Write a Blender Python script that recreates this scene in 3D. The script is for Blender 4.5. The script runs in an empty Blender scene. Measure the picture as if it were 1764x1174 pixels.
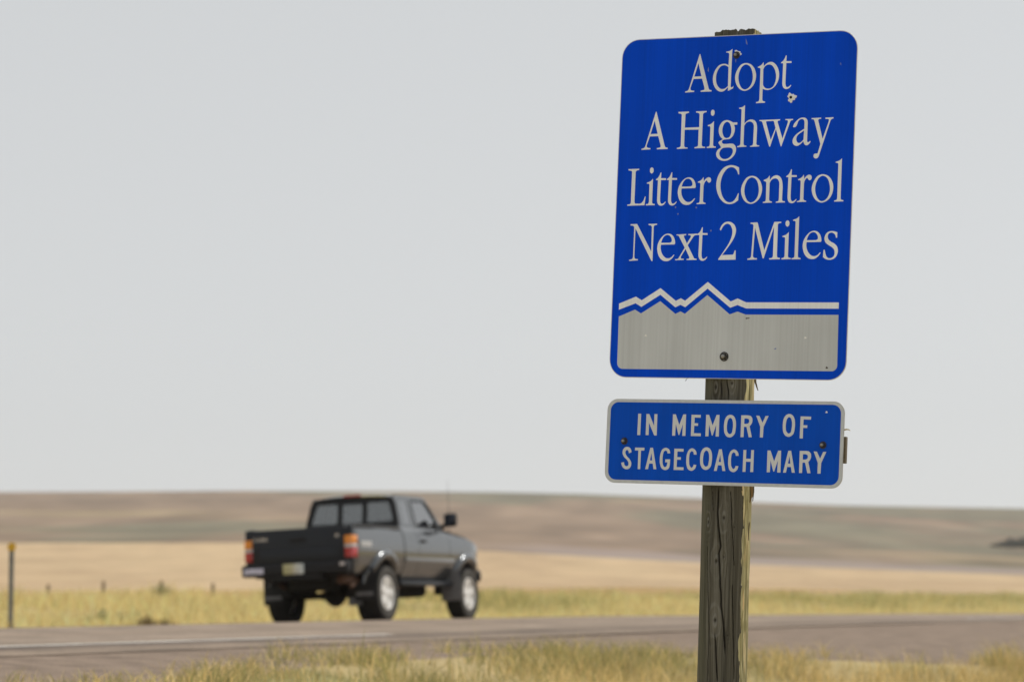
import bpy, bmesh, math, random
import numpy as np
from mathutils import Matrix, Vector
from mathutils.geometry import tessellate_polygon

# ------------------------------------------------------------------ camera, sky, sun, exposure
sc = bpy.context.scene
EYE = 1.6                                    # eye height above the ditch where the photographer stands
cam_d = bpy.data.cameras.new('camera'); cam = bpy.data.objects.new('camera', cam_d)
sc.collection.objects.link(cam); sc.camera = cam
cam_d.sensor_width = 36.0; cam_d.lens = 101.0
cam.location = (0, 0, EYE)
cam.rotation_euler = (math.radians(90) + math.atan((1040-587)/4950), 0, 0)
cam_d.clip_start = 0.1; cam_d.clip_end = 20000
cam_d.dof.use_dof = True; cam_d.dof.focus_distance = 10.1; cam_d.dof.aperture_fstop = 3.7
cam_d.dof.aperture_blades = 9

SUN_EL = math.radians(47); SUN_AZ = math.radians(58)      # azimuth clockwise from the view direction
world = bpy.data.worlds.new('World'); sc.world = world; world.use_nodes = True
wn = world.node_tree; wn.nodes.clear()
w_out = wn.nodes.new('ShaderNodeOutputWorld'); w_bg = wn.nodes.new('ShaderNodeBackground')
w_sky = wn.nodes.new('ShaderNodeTexSky'); w_sky.sky_type = 'NISHITA'; w_sky.sun_disc = False
w_sky.sun_elevation = SUN_EL; w_sky.sun_rotation = SUN_AZ
w_sky.air_density = 1.0; w_sky.dust_density = 1.2; w_sky.ozone_density = 1.0; w_sky.altitude = 900
w_hsv = wn.nodes.new('ShaderNodeHueSaturation'); w_hsv.inputs['Saturation'].default_value = 0.22
w_mix = wn.nodes.new('ShaderNodeMixRGB'); w_mix.inputs[0].default_value = 0.74
w_mix.inputs[2].default_value = (6.95, 7.15, 7.25, 1)         # even smoke veil over the whole sky
wn.links.new(w_sky.outputs[0], w_hsv.inputs['Color']); wn.links.new(w_hsv.outputs[0], w_mix.inputs[1])
wn.links.new(w_mix.outputs[0], w_bg.inputs[0]); w_bg.inputs[1].default_value = 0.097
wn.links.new(w_bg.outputs[0], w_out.inputs[0])

sun_d = bpy.data.lights.new('sun', 'SUN'); sun = bpy.data.objects.new('sun', sun_d); sc.collection.objects.link(sun)
sun_d.energy = 3.0; sun_d.angle = math.radians(0.53); sun_d.color = (1.0, 0.96, 0.90)
sdir = Vector((math.cos(SUN_EL)*math.sin(SUN_AZ), math.cos(SUN_EL)*math.cos(SUN_AZ), math.sin(SUN_EL)))
sun.rotation_euler = sdir.to_track_quat('Z', 'Y').to_euler(); sun.location = (30, 20, 40)

sc.view_settings.view_transform = 'Standard'; sc.view_settings.look = 'None'
sc.view_settings.gamma = 1.0; sc.view_settings.use_curve_mapping = False; sc.view_settings.exposure = 0.0
sc.render.engine = 'CYCLES'
sc.cycles.use_denoising = True
sc.cycles.max_bounces = 8; sc.cycles.volume_bounces = 1; sc.cycles.transparent_max_bounces = 16

# ------------------------------------------------------------------ helpers
COL = sc.collection
rng = np.random.default_rng(11); random.seed(5)

def tag(o, label=None, cat=None, group=None, kind=None):
    for k, v in (('label', label), ('category', cat), ('group', group), ('kind', kind)):
        if v: o[k] = v
    return o

def empty(name, parent=None):
    o = bpy.data.objects.new(name, None); COL.objects.link(o); o.parent = parent
    o.empty_display_size = 0.2
    return o

def mesh_obj(name, verts, faces, mat, parent=None, smooth=None, cols=None):
    me = bpy.data.meshes.new(name)
    me.from_pydata([tuple(map(float, v)) for v in verts] if not isinstance(verts, np.ndarray) else verts.tolist(), [],
                   faces if not isinstance(faces, np.ndarray) else faces.tolist())
    for m_ in (mat if isinstance(mat, (list, tuple)) else [mat]): me.materials.append(m_)
    if cols is not None:
        for nm, arr in cols.items():
            if arr.ndim == 2:
                at = me.attributes.new(nm, 'FLOAT_COLOR', 'POINT')
                c4 = np.ones((len(arr), 4), np.float32); c4[:, :3] = arr; at.data.foreach_set('color', c4.ravel())
            else:
                at = me.attributes.new(nm, 'FLOAT', 'POINT'); at.data.foreach_set('value', arr.astype(np.float32))
    if smooth is not None:
        me.polygons.foreach_set('use_smooth', [True]*len(me.polygons))
        if smooth > 0: me.set_sharp_from_angle(angle=math.radians(smooth))
    me.update()
    o = bpy.data.objects.new(name, me); COL.objects.link(o); o.parent = parent
    return o

class MB:
    """collects shapes and links them as one mesh"""
    def __init__(s): s.v = []; s.f = []; s.mi = []
    def add(s, v, f, mi=0):
        b = len(s.v); s.v += [tuple(map(float, p)) for p in v]; s.f += [tuple(i+b for i in q) for q in f]; s.mi += [mi]*len(f)
    def box(s, x0, x1, y0, y1, z0, z1, bev=0.0, mi=0, m=None):
        if bev <= 0:
            v = [(x, y, z) for x in (x0, x1) for y in (y0, y1) for z in (z0, z1)]
            f = [(0,1,3,2), (4,6,7,5), (0,4,5,1), (2,3,7,6), (0,2,6,4), (1,5,7,3)]
        else:
            bm = bmesh.new(); bmesh.ops.create_cube(bm, size=1)
            for w in bm.verts: w.co = Vector(((x0+x1)/2+w.co.x*(x1-x0), (y0+y1)/2+w.co.y*(y1-y0), (z0+z1)/2+w.co.z*(z1-z0)))
            bmesh.ops.bevel(bm, geom=bm.edges[:], offset=bev, segments=3, affect='EDGES', profile=0.5)
            bm.verts.index_update(); v = [w.co.copy() for w in bm.verts]; f = [tuple(w.index for w in q.verts) for q in bm.faces]; bm.free()
        if m is not None: v = [m @ Vector(p) for p in v]
        s.add(v, f, mi)
    def tube(s, pts, r, n=8, mi=0, cap=True):
        pts = [Vector(p) for p in pts]; rs = r if isinstance(r, (list, tuple)) else [r]*len(pts)
        v = []; f = []
        for i, p in enumerate(pts):
            d = (pts[min(i+1, len(pts)-1)]-pts[max(i-1, 0)]).normalized()
            a = d.orthogonal().normalized() if i == 0 else (a - d*a.dot(d)).normalized()
            b = d.cross(a)
            for k in range(n):
                t = 2*math.pi*k/n; v.append(p+(a*math.cos(t)+b*math.sin(t))*rs[i])
        for i in range(len(pts)-1):
            for k in range(n): f.append((i*n+k, i*n+(k+1) % n, (i+1)*n+(k+1) % n, (i+1)*n+k))
        if cap: f.append(tuple(range(n))[::-1]); f.append(tuple(range((len(pts)-1)*n, len(pts)*n)))
        s.add(v, f, mi)
    def lathe(s, prof, n=40, axis='x', c=(0, 0, 0), mi=0):
        """prof: list of (along axis, radius)"""
        v = []; f = []
        for a, r in prof:
            for k in range(n):
                t = 2*math.pi*k/n; q = (a, r*math.cos(t), r*math.sin(t))
                if axis == 'y': q = (r*math.cos(t), a, r*math.sin(t))
                if axis == 'z': q = (r*math.cos(t), r*math.sin(t), a)
                v.append((q[0]+c[0], q[1]+c[1], q[2]+c[2]))
        for i in range(len(prof)-1):
            for k in range(n): f.append((i*n+k, i*n+(k+1) % n, (i+1)*n+(k+1) % n, (i+1)*n+k))
        s.add(v, f, mi)
    def plate(s, loops, fn, thick, mi=0):
        """flat plate with holes: loops are 2-D outlines, fn maps (a, b, depth) to a point"""
        flat = [p for l in loops for p in l]
        tris = tessellate_polygon([[Vector((p[0], p[1], 0)) for p in l] for l in loops])
        n = len(flat); v = [fn(p[0], p[1], 0) for p in flat]+[fn(p[0], p[1], thick) for p in flat]
        f = [tuple(t) for t in tris]+[tuple(i+n for i in t)[::-1] for t in tris]; b = 0
        for l in loops:
            for i in range(len(l)):
                j = (i+1) % len(l); f.append((b+i, b+j, b+j+n, b+i+n))
            b += len(l)
        s.add(v, f, mi)
    def build(s, name, mat, parent=None, smooth=35):
        bm = bmesh.new(); vs = [bm.verts.new(p) for p in s.v]
        for q, mi in zip(s.f, s.mi):
            try: fc = bm.faces.new([vs[i] for i in q]); fc.material_index = mi
            except ValueError: pass
        bmesh.ops.recalc_face_normals(bm, faces=bm.faces[:])
        me = bpy.data.meshes.new(name); bm.to_mesh(me); bm.free()
        for m_ in (mat if isinstance(mat, (list, tuple)) else [mat]): me.materials.append(m_)
        me.polygons.foreach_set('use_smooth', [smooth is not None]*len(me.polygons))
        if smooth: me.set_sharp_from_angle(angle=math.radians(smooth))
        o = bpy.data.objects.new(name, me); COL.objects.link(o); o.parent = parent
        return o

def grid_faces(nr, nc, wrap=False):
    i = np.arange(nr-1)[:, None]; j = np.arange(nc if wrap else nc-1)[None, :]
    k = (j+1) % nc
    return np.stack([i*nc+j, i*nc+k, (i+1)*nc+k, (i+1)*nc+j], -1).reshape(-1, 4)

def vnoise(x, y, seed=0):
    """smooth value noise, numpy arrays in, about -1..1 out"""
    xi = np.floor(x).astype(np.int64); yi = np.floor(y).astype(np.int64); fx = x-xi; fy = y-yi
    fx = fx*fx*(3-2*fx); fy = fy*fy*(3-2*fy)
    def h(a, b):
        n = (a*374761393+b*668265263+seed*974711) & 0x7fffffff
        n = ((n ^ (n >> 13))*1274126177) & 0x7fffffff
        n = ((n ^ (n >> 16))*2246822519) & 0x7fffffff
        return ((n >> 8) & 0xffff)/32767.5-1
    return (h(xi, yi)*(1-fx)+h(xi+1, yi)*fx)*(1-fy)+(h(xi, yi+1)*(1-fx)+h(xi+1, yi+1)*fx)*fy

def fbm(x, y, seed=0, o=4):
    s = 0; a = 1.0; t = 0
    for k in range(o): s = s+a*vnoise(x*2**k, y*2**k, seed+k*17); t += a; a *= 0.5
    return s/t

def smooth01(t): t = np.clip(t, 0, 1); return t*t*(3-2*t)

# ------------------------------------------------------------------ materials
def mat(name, col=(0.5, 0.5, 0.5), rough=0.6, metal=0.0, spec=0.5, coat=0.0, noise=None, bump=None, attr=None, emit=None):
    """noise = (scale xyz, amount, detail); bump = (scale xyz, strength, distance); attr = colour attribute used as base colour"""
    m = bpy.data.materials.new(name); m.use_nodes = True; nt = m.node_tree; p = nt.nodes['Principled BSDF']
    p.inputs['Base Color'].default_value = (*col, 1); p.inputs['Roughness'].default_value = rough
    p.inputs['Metallic'].default_value = metal; p.inputs['Specular IOR Level'].default_value = spec
    p.inputs['Coat Weight'].default_value = coat; p.inputs['Coat Roughness'].default_value = 0.04
    src = None
    if attr:
        a = nt.nodes.new('ShaderNodeAttribute'); a.attribute_name = attr; src = a.outputs['Color']
    if noise or bump:
        tc = nt.nodes.new('ShaderNodeTexCoord')
    def ntex(scale, detail=4):
        mp = nt.nodes.new('ShaderNodeMapping'); mp.inputs['Scale'].default_value = scale if isinstance(scale, (tuple, list)) else (scale,)*3
        t = nt.nodes.new('ShaderNodeTexNoise'); t.inputs['Scale'].default_value = 1.0; t.inputs['Detail'].default_value = detail
        nt.links.new(tc.outputs['Object'], mp.inputs[0]); nt.links.new(mp.outputs[0], t.inputs['Vector']); return t
    if noise:
        t = ntex(noise[0], noise[2] if len(noise) > 2 else 4)
        mr = nt.nodes.new('ShaderNodeMapRange'); mr.inputs[1].default_value = 0.25; mr.inputs[2].default_value = 0.75
        mr.inputs[3].default_value = 1-noise[1]; mr.inputs[4].default_value = 1+noise[1]
        nt.links.new(t.outputs['Fac'], mr.inputs[0])
        mx = nt.nodes.new('ShaderNodeMixRGB'); mx.blend_type = 'MULTIPLY'; mx.inputs[0].default_value = 1
        if src: nt.links.new(src, mx.inputs[1])
        else: mx.inputs[1].default_value = (*col, 1)
        nt.links.new(mr.outputs[0], mx.inputs[2]); src = mx.outputs[0]
    if src: nt.links.new(src, p.inputs['Base Color'])
    if bump:
        t = ntex(bump[0]); b = nt.nodes.new('ShaderNodeBump'); b.inputs['Strength'].default_value = bump[1]; b.inputs['Distance'].default_value = bump[2]
        nt.links.new(t.outputs['Fac'], b.inputs['Height']); nt.links.new(b.outputs[0], p.inputs['Normal'])
    if emit: p.inputs['Emission Color'].default_value = (*emit, 1)
    return m

def glass_mat(name, tint, refl):
    m = bpy.data.materials.new(name); m.use_nodes = True; nt = m.node_tree; nt.nodes.clear()
    o = nt.nodes.new('ShaderNodeOutputMaterial'); t = nt.nodes.new('ShaderNodeBsdfTransparent'); g = nt.nodes.new('ShaderNodeBsdfGlossy')
    t.inputs[0].default_value = (*tint, 1); g.inputs['Roughness'].default_value = 0.02
    fr = nt.nodes.new('ShaderNodeFresnel'); fr.inputs[0].default_value = 1.5
    mx = nt.nodes.new('ShaderNodeMixShader'); ma = nt.nodes.new('ShaderNodeMath'); ma.operation = 'ADD'; ma.inputs[1].default_value = refl
    nt.links.new(fr.outputs[0], ma.inputs[0]); nt.links.new(ma.outputs[0], mx.inputs[0])
    nt.links.new(t.outputs[0], mx.inputs[1]); nt.links.new(g.outputs[0], mx.inputs[2]); nt.links.new(mx.outputs[0], o.inputs[0])
    return m

M = {}
M['blue'] = mat('blue_sheeting', (0.0, 0.068, 0.70), 0.42, spec=0.06, noise=((110, 1, 0.6), 0.07, 2))
M['blue2'] = mat('plaque_blue', (0.001, 0.078, 0.58), 0.42, spec=0.08, noise=((110, 1, 1.5), 0.07, 2))
M['print'] = mat('silver_sheeting', (0.86, 0.895, 0.95), 0.38, spec=0.55, noise=((110, 1, 0.8), 0.06, 2))
M['field_print'] = mat('silver_field_sheeting', (0.56, 0.595, 0.635), 0.45, spec=0.3, noise=((95, 1, 0.5), 0.07, 2))
M['border'] = mat('border_sheeting', (0.56, 0.60, 0.65), 0.45, spec=0.3, noise=((60, 1, 40), 0.08, 2))
def fade(m, scale, amount):
    nt = m.node_tree; p = nt.nodes['Principled BSDF']; src = p.inputs['Base Color'].links[0].from_socket
    tc = nt.nodes.new('ShaderNodeTexCoord'); mp = nt.nodes.new('ShaderNodeMapping'); mp.inputs['Scale'].default_value = scale
    t = nt.nodes.new('ShaderNodeTexNoise'); t.inputs['Scale'].default_value = 1; t.inputs['Detail'].default_value = 5
    mr = nt.nodes.new('ShaderNodeMapRange'); mr.inputs[1].default_value = .3; mr.inputs[2].default_value = .7; mr.inputs[3].default_value = 1-amount; mr.inputs[4].default_value = 1+amount
    mx = nt.nodes.new('ShaderNodeMixRGB'); mx.blend_type = 'MULTIPLY'; mx.inputs[0].default_value = 1; L = nt.links.new
    L(tc.outputs['Object'], mp.inputs[0]); L(mp.outputs[0], t.inputs['Vector']); L(t.outputs['Fac'], mr.inputs[0]); L(src, mx.inputs[1]); L(mr.outputs[0], mx.inputs[2]); L(mx.outputs[0], p.inputs['Base Color'])
for k_ in ('blue', 'blue2', 'print', 'field_print'):
    fade(M[k_], (9, 1, .9), .09); fade(M[k_], (2.5, 1, 3), .05)           # rain streaks and uneven fading of the sheeting
M['alu'] = mat('aluminium', (0.55, 0.55, 0.54), 0.45, 1.0, noise=(30, 0.12))
M['bolt'] = mat('weathered_bolt', (0.055, 0.05, 0.045), 0.55, 0.4, noise=(180, 0.3))
M['bolt_tip'] = mat('bolt_tip_steel', (0.32, 0.32, 0.31), 0.5, 0.5)
M['chip'] = mat('flaked_sheeting', (0.86, 0.87, 0.88), 0.6, noise=(300, 0.1))
M['dark'] = mat('dark_hole', (0.02, 0.018, 0.015), 0.9)
M['scuff'] = mat('scuffed_print', (0.16, 0.22, 0.52), 0.6)
M['wood'] = mat('weathered_wood', attr='col', rough=0.85, spec=0.2, noise=((160, 160, 5), 0.25, 5), bump=((260, 260, 8), 0.5, 0.004))
M['board'] = mat('board_wood', (0.13, 0.105, 0.07), 0.85, noise=((4, 120, 120), 0.35))
M['splinter'] = mat('split_wood', (0.26, 0.17, 0.08), 0.8, noise=((90, 90, 8), 0.35))
M['straw'] = mat('straw', (0.5, 0.42, 0.25), 0.8)
# ------------------------------------------------------------------ lie of the land (z relative to eye level, EYE added at the end)
A_ROAD = math.radians(22); RX, RY = math.cos(A_ROAD), -math.sin(A_ROAD); FX, FY = math.sin(A_ROAD), math.cos(A_ROAD)
C0 = (-0.71, 40.44)                        # a point on the road's centre line
def to_us(x, y): dx = x-C0[0]; dy = y-C0[1]; return dx*RX+dy*RY, dx*FX+dy*FY
def to_xy(u, s): return C0[0]+u*RX+s*FX, C0[1]+u*RY+s*FY
PAVE_FAR, PAVE_NEAR = -3.9, 4.6

def edge_u(s):                             # outer edge of the near shoulder; it flares into an approach road
    s = np.asarray(s, float)
    up = np.where(s < -8.4, 6.2+0.95*smooth01((-16.5-s)/5)+3.5*np.clip((s+13.5)/5.1, 0, 1)**1.6, 9.7+60*np.clip((s+8.4)/5, 0, 1)**2)
    dn = 6.3+60*np.clip((12-s)/8, 0, 1)**3
    return np.minimum(np.where(s < 2, up, dn), 60)

def long_z(s): return np.interp(s, [-90, -40, -18, -6, 0, 6, 24, 60, 430], [-.30, -.16, -.10, -.06, -.035, -.025, -.045, -.13, -.9])   # gentle crest along the road
def road_z(u, s): u = np.asarray(u, float); return -0.17+long_z(s)-np.where(u < 0, .045, .026)*(np.sqrt(u**2+0.2)-0.4)

XS = np.array([-6000, 0, 200, 420, 650, 850, 1000, 1200, 1300, 1450, 1764, 6000.])
TB = np.interp(XS, [0, 420, 850, 1200, 1764], [.0208, .0212, .0182, .0143, .0098])       # slope up to the field's far side
TC = (1040-np.array([856, 851, 849, 846.5, 846.5, 848, 851, 858.5, 866, 872, 879, 884.]))/4950   # skyline slope

def far_z(x, y):
    D = np.hypot(x, y)+1e-6; px = 882+4950*np.clip(np.arctan2(x, np.maximum(y, 1e-3)), -1.2, 1.2)
    tb = np.interp(px, XS, TB); tc = np.interp(px, XS, TC)
    q = np.clip((D-100)/400, 0, 1); t1 = 0.0016+(tb-0.0016)*q**0.85
    q2 = np.clip((D-500)/1000, 0, 1); t2 = tb+(tc-tb)*(1-(1-q2)**1.25)
    z = np.where(D < 500, D*t1, np.where(D < 1500, D*t2, 1500*tc-(D-1500)*0.004-np.maximum(D-1500, 0)**2*2e-6))
    z = z+np.where(D > 500, fbm(x/160, y/160, 3)*np.clip((D-500)/400, 0, 1)*np.clip((1450-D)/300, 0, 1)*2.0, fbm(x/40, y/40, 5)*0.12)
    return z

def ground_z(x, y):
    x = np.asarray(x, float); y = np.asarray(y, float); u, s = to_us(x, y)
    prof = np.interp(u, [-28, -24.5, -20, -15, -10, -7, -3.9, 0], [-0.30, -0.42, -0.02, -0.30, -0.50, -0.46, -0.345, -0.17])+long_z(s)*smooth01((24+u)/14)
    prof = prof+.0034*np.clip(s, 0, 220)*smooth01((-u-11)/7)*smooth01((27+u)/4)
    ue = edge_u(s)
    near = np.where(u < 4.6, road_z(u, s), road_z(4.6, s)-0.055*(np.minimum(u, ue)-4.6))
    near = near-np.where(u > ue, (u-ue)*0.21*smooth01((u-ue)/0.8+0.25), 0)
    near = np.maximum(near, -EYE-0.02+0.05*fbm(x*0.7, y*0.7, 9))
    z = np.where(u < 0, prof, near)
    D = np.hypot(x, y)
    w = smooth01((-u-24.5)/9); z = z*(1-w)+far_z(x, y)*w
    w2 = smooth01((D-140)/120)*(u > 0); z = z*(1-w2)+(far_z(x, y)*0.6-0.8)*w2      # near side far off
    z = z+np.where((u < -4.5) | (u > ue+0.2), 0.03*fbm(x*1.3, y*1.3, 21), 0)
    return z

# ---- ground sheets: one polar grid shared by verge, field and hillside
az = np.concatenate([np.radians(np.linspace(-180, -62, 25)), np.radians(np.linspace(-60, -14, 40)), np.radians(np.arange(-13.5, 13.51, 0.12)),
                     np.radians(np.linspace(14, 60, 40)), np.radians(np.linspace(62, 176, 24))])
dd = np.concatenate([[0.02], np.linspace(1, 14, 14), np.linspace(14.3, 48, 112), np.geomspace(49, 140, 90), np.geomspace(143, 498, 40), [500],
                     np.geomspace(506, 1500, 60), np.geomspace(1540, 6500, 18)])
DD, AZ = np.meshgrid(dd, az, indexing='ij'); GX = DD*np.sin(AZ); GY = DD*np.cos(AZ)
GZ = ground_z(GX, GY); GU, GS = to_us(GX, GY)
GZ = GZ-np.where((GU > -3.6) & (GU < edge_u(GS)-0.25), 0.07, 0)
gv = np.stack([GX, GY, GZ+EYE], -1).reshape(-1, 3); gf = grid_faces(len(dd), len(az), wrap=True)
fu = GU.ravel()[gf].mean(1); fd = DD.ravel()[gf].mean(1)
is_hill = fd > 500; is_field = (~is_hill) & ((fu < -25.5) | (fd > 260))

def sub_mesh(name, mask, m, cols=None):
    f = gf[mask]; used, inv = np.unique(f, return_inverse=True)
    o = mesh_obj(name, gv[used], inv.reshape(-1, 4), m, smooth=0, cols={k: v[used] for k, v in (cols or {}).items()})
    return tag(o, kind='structure')

def lerp3(a, b, t): return np.asarray(a)[None, :]*(1-t[:, None])+np.asarray(b)[None, :]*t[:, None]
X, Y = gv[:, 0], gv[:, 1]; dist = np.hypot(X, Y); pxl = 882+4950*np.arctan2(X, np.maximum(Y, 1e-3))
# hillside: range land, brown grey with sage patches and dry yellow streaks; a pale bare strip along its foot on one side
n1 = fbm(X/75, dist/260, 31, 5); n2 = fbm(X/26, dist/90, 37, 4); n3 = fbm(X/130, dist/100, 41, 4)
hc = lerp3((0.240, 0.171, 0.118), (0.170, 0.152, 0.102), smooth01(n1*2.6+0.15+(dist-900)/1500))
hc = hc*(1-smooth01(n3*2.2-0.35)[:, None])+np.array([0.30, 0.225, 0.135])*smooth01(n3*2.2-0.35)[:, None]
hc = hc*(1+0.26*n2+0.34*fbm(X/13, dist/62, 43, 3))[:, None]
pale = 0.8*smooth01((640+90*n2-dist)/70)*smooth01((pxl-760)/260)
hc = hc*(1-pale[:, None])+np.array([0.32, 0.255, 0.225])*pale[:, None]
# stubble field
f1 = fbm(X/14, dist/45, 51, 5); f2 = fbm(X/4, dist/22, 53, 4)
fc = lerp3((0.52, 0.38, 0.225), (0.45, 0.32, 0.19), smooth01(f1*1.8+0.3))*(1+0.10*f2+0.12*fbm(X/2.6, dist/14, 57, 3))[:, None]
near_f = smooth01((170-dist)/70); fc = fc*(1-near_f[:, None])+np.array([0.48, 0.35, 0.16])*near_f[:, None]
# verge soil under the grass
v1 = fbm(X*0.5, Y*0.5, 61, 4)
vc = lerp3((0.42, 0.33, 0.17), (0.25, 0.23, 0.10), smooth01(v1*1.5+0.3))
for nm, mask, c in (('ground', ~(is_hill | is_field), vc), ('stubble_field', is_field, fc), ('hillside', is_hill, hc)):
    m_ = mat(nm+'_land', attr='col', rough=0.95, spec=0.1, noise=((0.05, 0.05, 0.05) if nm == 'hillside' else (1.2, 1.2, 1.2), 0.10, 6))
    sub_mesh(nm, mask, m_, {'col': c})

# ---- road, shoulder, markings
def strip(name, u_edges, s0, s1, ds, m, dz, zf, kind='structure', uf=None, attr=True):
    s = np.arange(s0, s1+ds, ds)
    U = np.tile(np.asarray(u_edges, float), (len(s), 1)) if uf is None else uf(s)
    S = np.tile(s[:, None], (1, U.shape[1])); x, y = to_xy(U, S)
    z = zf(U, S, x, y)+dz
    o = mesh_obj(name, np.stack([x, y, z+EYE], -1).reshape(-1, 3), grid_faces(len(s), U.shape[1]), m, smooth=0,
                 cols={'ru': U.ravel()} if attr else None)
    return tag(o, kind=kind) if kind else o

def road_mat():
    m = bpy.data.materials.new('chip_seal'); m.use_nodes = True; nt = m.node_tree; p = nt.nodes['Principled BSDF']
    p.inputs['Roughness'].default_value = 0.85; p.inputs['Specular IOR Level'].default_value = 0.25
    a = nt.nodes.new('ShaderNodeAttribute'); a.attribute_name = 'ru'
    mr = nt.nodes.new('ShaderNodeMapRange'); mr.inputs[1].default_value = -5; mr.inputs[2].default_value = 5
    cr = nt.nodes.new('ShaderNodeValToRGB'); e = cr.color_ramp.elements
    base, worn, dark = (0.245, 0.185, 0.135), (0.285, 0.220, 0.165), (0.14, 0.105, 0.08)
    e[0].position = 0; e[0].color = (*worn, 1); e[1].position = 1; e[1].color = (*base, 1)
    for u, c in ((-3.6, base), (-2.6, worn), (-1.8, base), (-1.0, worn), (-0.2, base), (0.9, worn), (1.7, base), (2.6, worn), (3.3, base), (3.62, dark), (3.86, dark), (3.95, base)):
        k = e.new((u+5)/10); k.color = (*c, 1)
    tc = nt.nodes.new('ShaderNodeTexCoord'); n1 = nt.nodes.new('ShaderNodeTexNoise'); n1.inputs['Scale'].default_value = 1.3; n1.inputs['Detail'].default_value = 8
    n2 = nt.nodes.new('ShaderNodeTexNoise'); n2.inputs['Scale'].default_value = 22; n2.inputs['Detail'].default_value = 3
    mx = nt.nodes.new('ShaderNodeMixRGB'); mx.blend_type = 'OVERLAY'; mx.inputs[0].default_value = 0.7
    mx2 = nt.nodes.new('ShaderNodeMixRGB'); mx2.blend_type = 'OVERLAY'; mx2.inputs[0].default_value = 0.6
    bp = nt.nodes.new('ShaderNodeBump'); bp.inputs['Strength'].default_value = 0.5; bp.inputs['Distance'].default_value = 0.01
    L = nt.links.new
    L(a.outputs['Fac'], mr.inputs[0]); L(mr.outputs[0], cr.inputs[0]); L(cr.outputs[0], mx.inputs[1]); L(tc.outputs['Object'], n1.inputs['Vector']); L(tc.outputs['Object'], n2.inputs['Vector'])
    L(n1.outputs['Fac'], mx.inputs[2]); L(mx.outputs[0], mx2.inputs[1]); L(n2.outputs['Fac'], mx2.inputs[2]); L(mx2.outputs[0], p.inputs['Base Color'])
    L(n2.outputs['Fac'], bp.inputs['Height']); L(bp.outputs[0], p.inputs['Normal'])
    return m

M['road'] = road_mat()
M['gravel'] = mat('shoulder_gravel', (0.25, 0.19, 0.145), 0.95, spec=0.1, noise=(3.5, 0.34, 9), bump=(30, 0.8, 0.03))
M['line'] = mat('worn_white_paint', (0.66, 0.62, 0.56), 0.8, noise=(1.6, 0.35, 8))
M['yellow_line'] = mat('worn_yellow_paint', (0.50, 0.33, 0.07), 0.8, noise=(5, 0.22, 6))
strip('gravel_shoulder', None, -70, 260, 0.5, M['gravel'], 0.004, lambda U, S, x, y: np.where(U < 4.6, road_z(U, S), ground_z(x, y))-.06*(np.arange(10) == 9),
      uf=lambda s: np.minimum(4.3+(edge_u(s)[:, None]+0.15-4.3)*np.linspace(0, 1, 10)[None, :], 40.), attr=False)
strip('road', np.concatenate([np.linspace(PAVE_FAR, -0.5, 8), [-0.2, 0, 0.2], np.linspace(0.5, PAVE_NEAR, 9)]), -70, 420, 1.5, M['road'], 0.010, lambda U, S, x, y: road_z(U, S))
strip('edge_line', [3.38, 3.51], -70, -10.5, 1.5, M['line'], 0.015, lambda U, S, x, y: road_z(U, S), attr=False)
strip('edge_line', [3.38, 3.51], 16, 420, 1.5, M['line'], 0.015, lambda U, S, x, y: road_z(U, S), attr=False)
strip('edge_line', [-3.55, -3.41], -70, 420, 1.5, M['line'], 0.015, lambda U, S, x, y: road_z(U, S), attr=False)
for k in range(-6, 16): strip('centre_line', [-0.05, 0.05], k*12.0, k*12.0+3, 1.5, M['yellow_line'], 0.016, lambda U, S, x, y: road_z(U, S), attr=False)

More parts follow.
